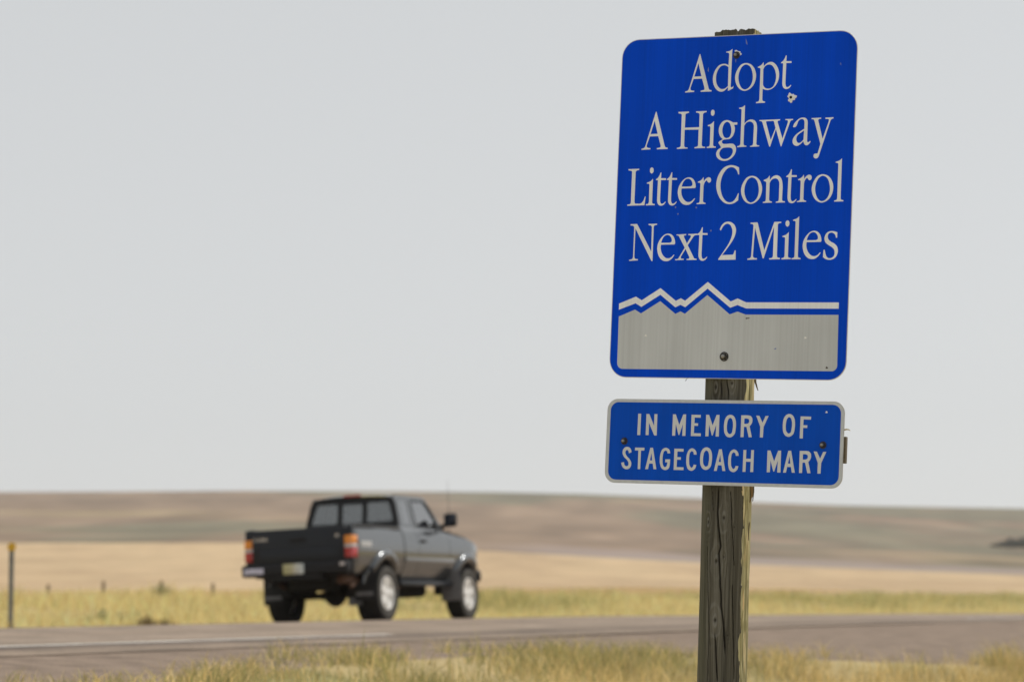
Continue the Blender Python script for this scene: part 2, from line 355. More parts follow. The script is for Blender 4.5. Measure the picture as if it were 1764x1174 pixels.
# ------------------------------------------------------------------ grass (uncountable: one object each)
def blade_mat(name):
    m = bpy.data.materials.new(name); m.use_nodes = True; nt = m.node_tree; nt.nodes.clear(); L = nt.links.new
    o = nt.nodes.new('ShaderNodeOutputMaterial'); a = nt.nodes.new('ShaderNodeAttribute'); a.attribute_name = 'col'
    d = nt.nodes.new('ShaderNodeBsdfDiffuse'); t = nt.nodes.new('ShaderNodeBsdfTranslucent'); x = nt.nodes.new('ShaderNodeMixShader'); x.inputs[0].default_value = 0.38
    L(a.outputs['Color'], d.inputs[0]); L(a.outputs['Color'], t.inputs[0]); L(d.outputs[0], x.inputs[1]); L(t.outputs[0], x.inputs[2]); L(x.outputs[0], o.inputs[0])
    return m
M['grass'] = blade_mat('dry_grass')
def blades(name, x, y, h, w, col, lean, label, gz=None):
    n = len(x); z = (ground_z(x, y) if gz is None else gz)+EYE-0.02
    th = rng.uniform(0, 2*np.pi, n); la = rng.uniform(0, 2*np.pi, n); lm = lean*h*rng.uniform(0.2, 1.3, n)
    dx = np.cos(th)*w/2; dy = np.sin(th)*w/2; lx = np.cos(la)*lm; ly = np.sin(la)*lm
    V = np.empty((n, 5, 3), np.float32)
    V[:, 0] = np.stack([x-dx, y-dy, z], 1); V[:, 1] = np.stack([x+dx, y+dy, z], 1)
    V[:, 2] = np.stack([x+dx*.8+lx*.35, y+dy*.8+ly*.35, z+h*.55], 1); V[:, 3] = np.stack([x-dx*.8+lx*.35, y-dy*.8+ly*.35, z+h*.55], 1)
    V[:, 4] = np.stack([x+lx, y+ly, z+h*np.sqrt(np.maximum(1-lean*lean*.6, .2))], 1)
    b = np.arange(n)*5
    me = bpy.data.meshes.new(name)
    loops = np.stack([b, b+1, b+2, b+3, b+3, b+2, b+4], 1).ravel()
    me.vertices.add(n*5); me.vertices.foreach_set('co', V.ravel())
    me.loops.add(n*7); me.loops.foreach_set('vertex_index', loops.astype(np.int32))
    me.polygons.add(n*2); st = np.empty((n, 2), np.int32); st[:, 0] = np.arange(n)*7; st[:, 1] = st[:, 0]+4
    me.polygons.foreach_set('loop_start', st.ravel())
    me.materials.append(M['grass']); me.update(calc_edges=True)
    at = me.attributes.new('col', 'FLOAT_COLOR', 'POINT'); c4 = np.ones((n, 5, 4), np.float32); c4[:, :, :3] = col[:, None, :]
    at.data.foreach_set('color', c4.ravel())
    o = bpy.data.objects.new(name, me); COL.objects.link(o)
    return tag(o, label, 'grass', kind='stuff')

STRAW, GOLD, GREEN, OLIVE = np.array((.74, .60, .32)), np.array((.64, .48, .19)), np.array((.27, .27, .10)), np.array((.44, .385, .17))
def grass_cols(n, g, jitter=0.18):
    """g 0 = straw .. 1 = green"""
    r = rng.random(n)
    dry = STRAW[None]*(r[:, None])+GOLD[None]*(1-r[:, None]); r2 = rng.random(n)
    grn = GREEN[None]*(r2[:, None])+OLIVE[None]*(1-r2[:, None])
    pick = (rng.random(n) < g)[:, None]
    return np.where(pick, grn, dry)*(1+rng.normal(0, jitter, n))[:, None].clip(.5, 1.6)

# near verge, between the shoulder and the ditch
n = 230000; D = np.sqrt(rng.uniform(11**2, 34**2, n)); a = rng.uniform(-.205, .205, n); x = D*np.sin(a); y = D*np.cos(a)
u, s = to_us(x, y); ue = edge_u(s); clump = fbm(x*1.6, y*1.6, 71, 3); clump2 = fbm(x*0.45, y*0.45, 77, 3)
q = smooth01((u-ue+0.7+(0.9+.9*smooth01((a-.05)/.04))*clump)/1.1)*np.clip(0.55+1.1*clump, .04, 1)
keep = (rng.random(n) < q) & (u < ue+7); x, y, u, ue, D, a, clump, clump2 = (t[keep] for t in (x, y, u, ue, D, a, clump, clump2))
mid = np.exp(-((a-0.015)/0.07)**2)                            # a greener patch in the middle of the frame's verge
g = np.clip(0.12+0.8*clump2+(0.75*mid+.15)*(1-smooth01((u-ue-.5)/1.3))-0.25*(a > .085), 0.03, .8)*.85
h = (0.10+0.20*rng.random(len(x))**1.6)*(1+.9*clump)*(.55+.45*smooth01((u-ue+.3)/1.2))*(1.0+.08*mid+.4*smooth01((a-.08)/.05))
blades('roadside_grass', x, y, np.clip(h, .05, .6), rng.uniform(.004, .009, len(x)), grass_cols(len(x), g, .26), .75, 'tufted straw and green grass on the near roadside below the signs')
# tall thin weeds in front of the road
n = 150; D = rng.uniform(14, 23, n); a = rng.normal(.02, .05, n); x = D*np.sin(a); y = D*np.cos(a); u, s = to_us(x, y); k = (u > edge_u(s)+.2) & (u < edge_u(s)+4)
x, y = x[k], y[k]
blades('roadside_weeds', x, y, rng.uniform(.3, .62, len(x)), rng.uniform(.006, .012, len(x)), grass_cols(len(x), np.full(len(x), .75)), .22, 'tall thin green weed stems rising in front of the road')
# far verge, between the road and the fence
n = 300000; s = -22+260*rng.random(n)**1.55; u = rng.uniform(-26.5, -4.05, n); x, y = to_xy(u, s); az_ = np.arctan2(x, y)
c1 = fbm(x*.35, y*.35, 81, 4); c2 = fbm(x*.09, y*.09, 83, 3)
k = (np.abs(az_) < .23) & (rng.random(n) < np.clip(.75+.7*c1, .1, 1)*smooth01((-4.0-u)/.5+.15)); x, y, u, s, c1, c2, az_ = (t[k] for t in (x, y, u, s, c1, c2, az_))
g = np.clip(-.05+.9*smooth01((-u-13+5*c2)/5)*np.clip(.32+2.4*c2+1.2*c1+1.2*az_, .0, 1.2)+.5*smooth01(c1*2-.6), .02, .9)*.72
h = (.18+.32*rng.random(len(x)))*(1+1.0*c1)*(.45+.55*smooth01((-4.2-u)/3))
blades('verge_grass', x, y, np.clip(h, .06, .75), rng.uniform(.012, .03, len(x)), np.clip(grass_cols(len(x), g, .2)*1.22, 0, .85), .6, 'yellow and green grass strip beyond the road, below the field')
# sparse first metres of the stubble field behind the fence line
n = 60000; s = -20+160*rng.random(n); u = rng.uniform(-48, -26, n); x, y = to_xy(u, s); az_ = np.arctan2(x, y); k = np.abs(az_) < .23; x, y = x[k], y[k]
blades('stubble', x, y, rng.uniform(.06, .18, len(x)), rng.uniform(.02, .04, len(x)), np.array((.70, .53, .29))*(1+rng.normal(0, .1, len(x)))[:, None], .3, 'dry tan stubble along the near edge of the field')
# ------------------------------------------------------------------ lettering outlines, millimetres ('~' marks a point on a curve)
SERIF = {
 'A': ["50.3 135.2, 51.5 137.6, 53.3 135.1, 89.3 15.5, ~93.3 7.6, 101.9 5.2, 102.1 0.9, 60.2 0.7, 60.0 4.8, ~72.3 7.1, ~74.6 12.0, ~73.6 17.4, 63.5 48.1, 30.7 47.7, 20.1 17.5, ~20.5 9.7, ~25.6 6.7, 34.8 5.6, 35.0 1.3, 0.0 0.0, -0.2 3.9, ~10.2 7.2, ~15.2 15.9", "47.2 104.2, 60.9 56.7, 33.0 56.2"],
 'd': ["70.7 105.6, ~62.1 99.2, 48.0 96.5, 48.5 93.0, ~55.7 92.4, ~59.4 85.7, 58.2 47.7, ~49.9 51.9, ~39.4 53.3, ~24.3 49.7, ~10.6 36.0, ~2.3 17.6, ~0.0 0.0, ~3.9 -19.6, ~13.7 -35.8, ~23.5 -43.5, ~33.1 -46.1, ~44.4 -43.8, ~52.6 -37.3, 59.4 -30.4, 59.6 -44.2, 78.9 -35.6, 80.4 -27.2, ~73.8 -31.9, ~69.9 -29.5, 69.6 -21.6", "58.5 40.6, ~52.0 45.2, ~40.5 48.3, ~29.3 45.1, ~20.2 34.8, ~14.1 20.8, ~12.0 3.2, ~14.7 -14.6, ~22.9 -29.0, ~30.8 -35.4, ~40.3 -36.9, ~49.7 -34.2, 59.2 -26.5"],
 'o': ["~-0.3 98.9, ~-16.1 94.8, ~-29.6 79.6, ~-37.6 60.5, ~-38.9 46.5, ~-35.0 28.9, ~-25.9 13.0, ~-13.3 3.2, ~0.0 0.0, ~13.9 3.6, ~29.3 15.7, ~38.5 34.7, ~40.8 52.2, ~37.4 69.7, ~28.3 85.6, ~15.8 95.5", "~-1.0 93.7, ~-13.0 87.2, ~-21.8 72.5, ~-26.2 53.3, ~-25.0 37.5, ~-19.7 21.6, ~-10.7 9.3, ~-0.2 4.7, ~10.9 8.1, ~21.7 19.3, ~27.6 34.9, ~28.5 50.6, ~25.3 68.2, ~18.1 84.0, ~9.4 91.2"],
 'p': ["22.8 145.3, ~14.7 135.7, 1.9 129.1, 2.4 125.9, ~9.2 124.6, ~12.0 121.0, 12.1 15.8, ~9.7 7.1, -0.2 3.9, 0.0 0.0, 34.1 0.8, 34.0 4.7, ~25.6 7.5, ~23.0 14.6, 22.9 50.7, ~32.4 47.2, ~42.8 45.7, ~55.8 48.8, ~70.3 59.8, ~80.7 78.8, ~83.3 98.0, ~79.1 119.2, ~69.1 135.3, ~59.4 143.0, ~50.0 145.3, ~40.7 143.3, ~31.6 137.4, 24.3 130.6", "22.8 121.0, ~28.1 129.6, ~36.3 135.0, ~45.7 136.1, ~55.2 132.3, ~65.1 119.6, ~70.7 103.7, ~72.1 89.6, ~68.9 70.4, ~60.2 55.7, ~51.9 51.2, ~44.5 50.4, ~33.1 53.0, ~26.3 59.4, 23.6 65.6"],
 't': ["19.8 26.9, 19.7 6.4, 38.9 5.7, 39.2 -0.4, 19.6 -0.3, 18.9 -66.4, ~20.3 -78.7, ~23.3 -84.4, ~28.0 -85.6, ~34.4 -82.6, 40.2 -77.5, 41.1 -80.2, ~34.1 -88.7, ~23.7 -92.4, ~14.2 -89.0, ~8.8 -80.1, ~7.3 -69.5, 7.9 -0.8, 0.0 0.0, -0.1 2.6, ~8.4 9.4, ~13.7 18.0, 17.0 26.6"],
 'H': ["0.1 132.9, 41.2 133.4, 41.4 129.3, ~31.0 126.2, ~28.0 122.4, 27.5 75.6, 82.9 76.2, 82.7 122.0, ~79.3 126.3, 68.7 129.1, 68.5 133.0, 109.4 133.5, 109.6 129.4, ~99.2 126.4, ~95.9 121.6, 95.3 12.7, ~97.6 7.8, 108.6 5.0, 108.8 1.1, 67.9 0.7, 67.8 4.6, ~78.1 7.3, ~81.5 12.0, 81.2 67.5, 27.2 68.2, 27.5 11.3, ~29.9 6.4, 41.1 4.2, 41.2 0.7, 0.0 0.0, -0.2 3.9, ~10.9 6.8, ~14.3 11.6, 13.7 121.8, ~11.0 125.8, 0.3 128.4"],
 'i': ["~17.8 136.6, ~11.7 132.8, ~10.4 125.1, ~13.0 117.2, ~17.7 114.6, ~22.8 118.0, ~24.8 125.7, ~22.8 133.5", "23.7 95.6, ~14.7 87.1, 0.7 81.6, 0.9 78.1, ~8.9 77.1, ~10.7 72.6, 11.2 12.4, ~8.7 6.6, -0.2 3.9, 0.0 0.0, 34.5 0.4, 34.3 4.7, ~26.5 6.2, ~23.7 12.1"],
 'g': ["60.0 109.1, 76.2 109.1, 76.5 100.9, 64.5 100.3, ~67.6 89.5, ~66.9 76.0, ~60.9 60.6, ~48.9 50.9, ~36.5 49.6, ~28.2 48.8, ~21.1 44.5, ~20.2 39.3, ~24.2 34.8, ~33.0 33.2, 51.7 34.1, ~64.2 32.5, ~72.9 23.6, ~75.4 11.9, ~70.9 -4.4, ~58.0 -18.6, ~41.7 -26.0, ~27.2 -26.7, ~12.4 -21.6, ~2.6 -11.7, ~0.0 0.0, ~4.7 11.5, 17.9 20.9, 14.5 26.8, 6.8 37.7, ~8.7 41.5, ~15.8 46.2, 23.5 49.9, ~14.2 58.8, ~7.8 71.6, ~6.4 85.2, ~10.4 100.6, ~21.3 113.9, ~35.7 118.0, ~48.3 115.2", "~37.0 112.0, ~27.8 107.0, ~21.7 94.5, ~20.1 81.0, ~22.8 67.4, ~29.9 56.5, ~38.4 53.8, ~47.6 57.1, ~53.4 67.6, ~54.9 82.1, ~51.5 97.7, ~45.4 108.5", "24.2 18.9, ~16.2 11.3, ~12.0 1.7, ~15.0 -10.0, ~24.8 -18.9, ~37.3 -20.7, ~50.6 -15.6, ~60.5 -4.2, ~63.6 6.4, ~60.8 15.2, ~52.3 19.6, ~39.8 20.5"],
 'h': ["23.5 149.0, ~14.4 142.9, 1.5 140.1, 2.0 136.5, ~9.7 135.1, ~11.1 129.6, 11.4 12.4, ~9.0 6.9, -0.6 3.2, 0.0 0.0, 34.4 1.1, 34.2 4.3, ~26.0 6.5, ~23.2 12.1, 23.2 75.4, ~31.2 86.3, ~39.5 90.0, ~47.1 89.8, ~55.8 84.1, ~60.2 71.3, 59.6 12.9, ~57.8 6.6, 48.5 2.9, 48.6 0.2, 83.2 1.0, 83.1 4.5, ~75.1 5.9, ~71.8 11.1, 72.6 66.3, ~70.3 80.6, ~64.0 91.8, ~54.4 96.8, ~46.0 97.3, ~36.0 93.8, ~28.6 87.9, 23.7 83.3"],
 'w': ["0.0 0.0, 77.4 0.7, 77.5 -2.9, ~70.1 -4.6, ~68.6 -9.3, 89.1 -68.0, 107.4 -10.3, ~106.6 -4.8, 97.6 -2.2, 97.5 0.7, 126.3 0.6, 126.5 -2.6, ~117.9 -5.5, ~114.8 -11.2, 85.8 -95.2, 83.8 -95.1, 63.2 -33.6, 43.5 -95.0, 40.4 -95.0, 11.7 -10.2, ~8.7 -5.4, 0.1 -3.2", "27.2 -4.8, 52.4 -4.3, ~55.4 -9.0, 61.6 -29.3, 45.0 -71.4, 25.8 -11.4, ~25.1 -6.6"],
 'a': ["~35.3 83.3, ~25.2 81.1, ~12.5 72.1, ~2.8 60.2, ~-0.0 51.5, ~3.2 49.7, ~9.7 51.3, ~14.9 59.9, ~19.1 71.1, ~26.3 77.0, ~34.6 77.7, ~40.3 73.2, 42.5 65.3, 42.4 43.5, ~27.0 34.3, ~12.6 24.1, ~2.9 12.2, ~0.0 0.0, ~2.8 -8.8, ~10.4 -15.1, ~18.8 -16.1, ~28.8 -11.1, 40.4 -0.0, ~43.6 -8.8, ~48.4 -14.2, ~54.9 -14.8, ~62.1 -10.1, ~67.0 -3.3, 67.3 -0.7, 64.5 -0.6, ~60.0 -4.0, ~56.3 -3.9, ~54.2 2.3, 54.1 61.5, ~53.0 72.0, ~47.5 80.0", "41.7 37.7, ~30.9 30.7, ~18.3 21.4, ~14.0 11.9, ~15.0 1.4, ~19.3 -4.8, ~25.9 -6.2, ~34.0 -1.6, 40.8 5.2"],
 'y': ["0.0 0.0, 35.1 0.8, 35.2 -3.2, ~26.6 -4.7, ~25.0 -9.9, 43.5 -73.8, 63.8 -13.5, ~64.1 -6.5, 51.5 -4.1, 51.3 0.4, 81.1 0.9, 81.2 -3.1, ~74.5 -5.0, ~70.1 -11.0, 31.6 -133.5, ~28.2 -139.5, ~21.8 -142.0, ~14.3 -139.2, ~11.9 -133.1, ~13.5 -127.0, ~17.5 -125.0, 25.7 -124.7, ~27.8 -121.3, 36.0 -91.0, 11.1 -10.4, ~8.1 -5.1, 0.1 -3.7"],
 'L': ["-1.3 132.2, 40.9 132.8, 41.1 128.7, ~30.6 125.9, ~27.5 121.0, 27.3 14.2, ~30.1 7.9, ~38.8 6.9, ~52.4 7.6, ~59.8 13.7, 67.7 32.2, 70.6 32.2, 67.2 0.8, 0.0 0.0, -0.2 3.9, ~10.8 6.4, ~13.4 12.6, 13.4 121.2, ~10.6 125.7, -1.1 128.1"],
 'e': ["~39.6 50.7, ~26.7 46.9, ~13.5 35.1, ~3.5 18.3, ~0.0 0.0, ~2.2 -15.6, ~9.5 -32.7, ~21.5 -44.2, ~34.7 -47.9, ~46.1 -46.6, ~56.5 -40.4, 68.0 -25.8, 64.9 -24.8, ~56.2 -33.4, ~45.7 -37.7, ~36.5 -36.6, ~25.4 -28.7, ~17.2 -15.8, ~13.4 1.2, 14.2 11.4, 66.4 11.9, 69.0 15.8, ~67.3 27.1, ~61.4 40.0, ~52.7 47.9", "14.2 17.9, ~18.3 30.8, ~25.4 41.3, ~34.4 45.8, ~42.1 45.7, ~49.9 40.2, ~55.3 30.2, ~55.0 22.4, ~50.1 18.7, 43.3 17.9"],
 'r': ["22.5 96.2, ~14.6 86.5, 1.2 79.7, 1.6 77.1, ~8.9 76.0, ~11.4 71.0, 11.4 11.8, ~9.6 6.2, -0.1 2.8, 0.0 0.0, 34.2 0.5, 34.1 3.7, ~26.3 6.7, ~23.8 11.6, 23.8 65.2, ~26.5 75.0, ~31.5 82.7, ~35.2 84.0, ~39.2 79.0, ~44.7 75.8, ~49.9 78.8, ~51.5 87.3, ~47.7 93.7, ~40.8 95.2, ~32.6 91.1, 24.2 81.0"],
 'C': ["84.1 66.1, 85.9 41.5, 81.8 41.1, ~77.5 53.1, ~67.6 63.8, ~56.2 67.6, ~41.2 63.5, ~27.7 48.8, ~18.2 26.1, ~15.8 3.3, ~19.2 -19.7, ~28.6 -40.9, ~40.4 -53.4, ~53.8 -57.4, ~65.0 -54.6, ~75.9 -43.4, 84.2 -25.6, 86.8 -26.0, 85.6 -50.5, ~70.9 -60.0, ~54.1 -63.7, ~37.0 -60.3, ~19.4 -46.9, ~6.2 -24.7, ~0.0 0.0, ~2.1 26.4, ~11.6 49.1, ~27.8 67.2, ~44.6 73.9, ~57.8 74.6, ~71.1 71.7"],
 'n': ["21.7 96.7, ~14.6 87.6, 0.1 80.9, 0.2 77.4, ~6.6 75.9, ~10.0 70.2, 10.7 11.7, ~8.5 6.0, -0.1 3.5, 0.0 0.0, 33.9 0.9, 33.8 4.4, ~25.3 7.1, ~22.8 12.4, 22.7 70.0, ~29.7 81.2, ~40.7 85.9, ~50.1 84.4, ~56.4 77.3, ~59.2 67.6, 59.5 12.7, ~57.9 6.6, 48.7 3.3, 48.9 0.2, 82.7 0.7, 82.6 4.2, ~73.7 6.4, ~71.7 11.7, 72.1 57.0, ~70.1 72.7, ~64.9 86.7, ~56.2 94.7, ~46.8 97.0, ~34.9 93.4, 23.2 80.5"],
 'l': ["23.0 150.6, ~15.9 144.2, 0.5 138.5, 1.0 135.3, ~9.0 134.0, ~10.5 127.9, 10.8 14.5, ~8.9 6.8, -0.1 3.5, 0.0 0.0, 33.8 0.4, 33.7 4.2, ~24.8 7.4, ~23.3 14.3"],
 'N': ["-0.5 131.9, 23.6 132.9, ~26.2 131.6, 85.0 33.0, 83.7 120.6, ~80.9 125.6, 70.6 128.2, 70.4 132.3, 103.3 132.8, 103.5 128.7, ~93.4 126.2, ~90.7 121.4, 91.3 -0.7, 87.5 -1.2, 19.5 116.9, 19.2 16.7, ~21.5 8.7, 33.8 6.0, 34.0 2.1, 0.0 0.0, -0.2 4.1, ~10.9 7.0, ~14.5 14.1, 14.6 119.7, ~11.4 125.4, -0.3 127.8"],
 'x': ["1.2 91.7, 38.5 93.4, 38.7 89.2, ~30.6 87.0, ~30.8 82.6, 42.7 59.6, 57.5 83.2, ~56.3 87.6, 47.1 89.5, 47.0 93.0, 81.8 94.0, 82.0 89.4, ~72.5 88.3, ~66.1 82.2, 46.4 53.4, 69.0 13.6, ~73.1 6.5, 82.4 4.7, 82.5 0.8, 44.5 0.6, 44.3 4.6, ~53.2 5.8, ~53.9 11.9, 38.4 40.2, 21.8 13.1, ~21.7 6.9, 32.8 5.0, 33.0 1.2, 0.0 0.0, -0.2 3.5, ~10.3 5.2, ~15.7 12.2, 35.3 44.6, 13.7 81.0, ~9.6 87.2, 1.3 89.1"],
 '2': ["0.7 108.2, ~8.0 123.0, ~19.0 132.5, ~33.0 135.5, ~47.3 131.3, ~58.1 120.7, ~63.0 106.6, ~61.2 90.9, ~54.4 73.4, ~39.4 50.8, 13.5 16.9, 54.9 18.3, ~57.5 22.7, 61.2 33.5, 64.6 33.4, 65.6 0.7, 0.0 0.0, -0.2 3.9, ~21.2 33.5, ~38.9 61.3, ~46.6 80.5, ~49.6 99.7, ~46.2 113.8, ~39.1 124.4, ~29.5 128.0, ~19.3 124.6, ~12.1 116.8, 5.1 104.1"],
 'M': ["6.8 131.2, 32.0 132.3, ~34.4 127.9, 62.2 33.5, 94.7 129.0, ~97.3 132.9, 121.9 133.3, 122.0 129.1, ~112.4 127.0, ~109.9 121.8, 110.5 14.8, ~112.6 8.7, 122.0 6.1, 122.1 1.7, 82.2 1.1, 82.0 5.0, ~93.1 7.7, ~95.6 14.1, 95.8 115.9, 61.1 5.1, 57.4 5.2, 24.4 113.2, 20.0 13.8, ~23.1 8.2, 35.7 5.8, 35.9 1.5, 0.0 0.0, -0.2 4.4, ~10.0 6.9, ~13.5 13.9, 18.4 121.1, ~15.4 125.5, 6.9 127.0"],
 's': ["49.8 85.8, 49.7 67.1, 45.6 66.4, ~41.9 77.3, ~34.2 83.6, ~25.1 85.0, ~17.8 80.7, ~14.9 71.4, ~17.7 62.0, ~26.3 54.2, ~39.8 47.0, ~50.0 36.9, ~54.1 24.4, ~51.9 8.9, ~43.4 -3.4, ~32.0 -8.8, ~20.5 -9.5, ~8.8 -6.3, 0.0 0.0, 1.0 24.1, ~3.5 25.6, ~6.0 23.3, ~8.9 12.4, ~13.5 1.4, ~21.9 -4.1, ~30.2 -3.3, ~39.8 3.6, ~42.6 15.2, ~39.7 26.1, ~32.0 33.9, ~18.5 41.8, ~7.4 51.2, ~3.1 63.7, ~5.6 76.1, ~13.5 86.2, ~24.9 89.9, ~38.1 89.5"],
}
SERIF_TEXT = [
 (0, 'A', -195.7, 410.0), (0, 'd', -90.5, 454.8), (0, 'o', 33.7, 408.9), (0, 'p', 78.3, 363.3), (0, 't', 167.4, 502.4), (1, 'A', -357.5, 208.0),
 (1, 'H', -218.9, 208.1), (1, 'i', -103.4, 208.7), (1, 'g', -66.4, 188.5), (1, 'h', 13.4, 208.9), (1, 'w', 94.1, 303.1), (1, 'a', 221.3, 224.5),
 (1, 'y', 289.5, 304.5), (2, 'L', -404.4, 7.2), (2, 'i', -331.4, 7.4), (2, 't', -295.9, 97.9), (2, 't', -253.0, 97.8), (2, 'e', -208.9, 54.6),
 (2, 'r', -133.9, 9.0), (2, 'C', -61.1, 71.0), (2, 'o', 72.9, 7.1), (2, 'n', 118.6, 9.6), (2, 't', 202.9, 99.5), (2, 'r', 246.0, 10.9),
 (2, 'o', 338.3, 7.8), (2, 'l', 384.1, 10.5), (3, 'N', -388.1, -191.7), (3, 'e', -280.2, -145.6), (3, 'x', -208.5, -190.3), (3, 't', -126.6, -100.4),
 (3, '2', -42.2, -190.1), (3, 'M', 68.3, -190.6), (3, 'i', 196.4, -189.4), (3, 'l', 233.8, -189.7), (3, 'e', 273.5, -141.2), (3, 's', 350.2, -182.3),
]
GOTHIC = {
 'I': ["0.4 76.3, 11.8 76.4, 11.6 0.2, 0.0 0.0"],
 'N': ["-0.2 75.1, 10.7 75.2, 31.0 33.2, 30.8 75.1, 42.2 75.2, 42.9 -0.6, 33.4 -0.8, 11.1 44.0, 11.4 0.2, 0.0 0.0"],
 'M': ["-0.1 75.9, 10.7 76.0, 25.8 38.5, 39.6 76.0, 50.4 76.2, 51.1 0.2, 38.9 0.0, 39.4 41.0, 27.5 3.1, 24.4 3.1, 12.4 41.7, 11.5 0.2, 0.0 0.0"],
 'E': ["-0.4 75.2, 34.8 75.1, 34.8 65.1, 11.8 65.4, 11.7 45.5, 25.9 45.3, 25.8 36.2, 11.5 36.4, 11.0 10.1, 37.8 9.9, 37.8 -0.0, 0.0 0.0"],
 'O': ["~21.7 47.1, ~11.2 43.1, ~3.3 32.0, ~0.0 15.4, ~0.0 0.0, ~3.1 -17.6, ~10.7 -28.4, ~21.6 -32.6, ~32.1 -29.8, ~41.1 -20.2, ~44.5 -3.7, ~45.1 13.9, ~42.0 31.5, ~33.7 43.5", "~22.1 36.0, ~15.3 30.0, ~11.8 16.7, ~11.1 0.2, ~14.1 -14.1, ~22.2 -21.0, ~29.2 -18.2, ~32.7 -6.1, ~34.0 9.4, ~32.1 24.7, ~28.2 33.0"],
 'R': ["-0.4 76.5, 22.7 76.8, ~33.4 75.2, ~40.8 67.6, ~42.4 57.8, ~39.3 46.7, 32.6 38.5, 42.4 0.3, 30.6 0.1, 20.9 36.1, 11.4 36.4, 11.3 0.2, 0.0 0.0", "11.9 65.4, 20.8 65.6, ~28.0 63.0, ~30.2 56.5, ~28.1 49.9, ~20.4 46.9, 11.7 47.0"],
 'Y': ["-16.7 76.0, -4.9 75.5, 7.8 51.6, 18.6 75.4, 29.8 75.4, 12.6 36.3, 11.5 -0.2, 0.0 0.0, 0.1 37.2"],
 'F': ["0.5 76.3, 39.5 75.8, 38.7 65.5, 12.0 66.0, 11.6 45.9, 26.6 45.7, 26.3 36.4, 11.4 36.5, 11.6 -0.2, 0.0 0.0"],
 'S': ["38.8 38.5, 28.6 33.9, ~25.7 42.7, ~20.7 46.0, ~16.0 42.5, ~14.7 34.7, ~19.3 25.9, ~33.4 11.8, ~39.4 -0.3, ~38.3 -11.4, ~31.5 -20.4, ~20.7 -22.9, ~8.2 -17.6, ~1.6 -6.6, 0.0 0.0, 10.8 2.4, ~13.8 -8.6, ~21.3 -12.2, ~27.3 -9.4, ~28.7 -0.5, ~23.9 8.3, ~9.8 21.3, ~3.5 34.5, ~4.9 45.7, ~11.7 54.7, ~21.3 57.1, ~31.2 53.9, ~36.5 46.3"],
 'T': ["-13.7 76.5, 22.7 76.5, 22.7 66.5, 9.9 66.2, 9.7 0.2, 0.0 0.0, -0.6 66.5, -13.9 66.5"],
 'A': ["16.6 76.3, 26.8 76.5, 43.4 0.5, 32.6 0.3, 28.4 20.1, 14.7 20.2, 10.9 0.2, 0.0 0.0", "21.9 57.5, 25.9 31.5, 17.0 31.8"],
 'G': ["39.3 21.8, 29.0 21.6, ~27.5 28.2, ~21.3 31.4, ~15.5 27.9, ~11.7 15.7, ~10.9 -2.0, ~13.5 -19.6, ~19.4 -27.2, ~26.5 -24.8, 30.0 -12.6, 30.1 -10.0, 21.7 -10.2, 21.6 0.4, 40.4 0.8, 39.9 -19.0, ~36.4 -31.2, ~23.5 -37.7, ~10.1 -32.9, ~2.1 -17.6, ~0.0 0.0, ~2.5 22.2, ~9.1 35.6, ~20.8 41.3, ~33.1 37.1, ~38.3 28.4"],
 'C': ["38.4 21.7, 27.9 21.5, ~25.6 30.2, ~19.5 33.4, ~13.7 28.9, ~10.7 15.6, ~10.8 -2.0, ~13.5 -17.3, ~21.0 -24.9, ~26.7 -20.3, 28.8 -13.7, 39.1 -14.6, ~35.4 -26.7, ~21.5 -35.8, ~8.1 -30.6, ~1.4 -15.4, ~-0.1 2.2, ~2.0 24.3, ~8.5 37.6, ~20.2 43.8, ~31.1 39.1, ~37.0 30.5"],
 'H': ["0.3 76.4, 10.9 76.6, 11.0 46.1, 29.1 46.0, 29.5 76.6, 39.6 76.8, 39.9 0.2, 28.7 -0.0, 29.1 35.5, 11.2 35.6, 11.0 0.2, 0.0 0.0"],
}
GOTHIC_TEXT = [
 (0, 'I', -328.6, 21.7), (0, 'N', -295.8, 22.2), (0, 'M', -193.2, 21.8), (0, 'E', -121.2, 21.9), (0, 'M', -65.6, 21.8), (0, 'O', 3.6, 52.0),
 (0, 'R', 67.7, 21.2), (0, 'Y', 140.2, 21.4), (0, 'O', 224.2, 57.8), (0, 'F', 288.4, 20.7), (1, 'S', -386.5, -77.9), (1, 'T', -321.0, -99.4),
 (1, 'A', -292.0, -98.8), (1, 'G', -237.1, -62.7), (1, 'E', -181.8, -99.0), (1, 'C', -134.6, -65.0), (1, 'O', -81.9, -63.9), (1, 'A', -28.0, -99.0),
 (1, 'C', 24.9, -66.1), (1, 'H', 80.6, -99.9), (1, 'M', 171.2, -99.4), (1, 'A', 231.8, -99.2), (1, 'R', 291.0, -99.2), (1, 'Y', 358.6, -99.6),
]

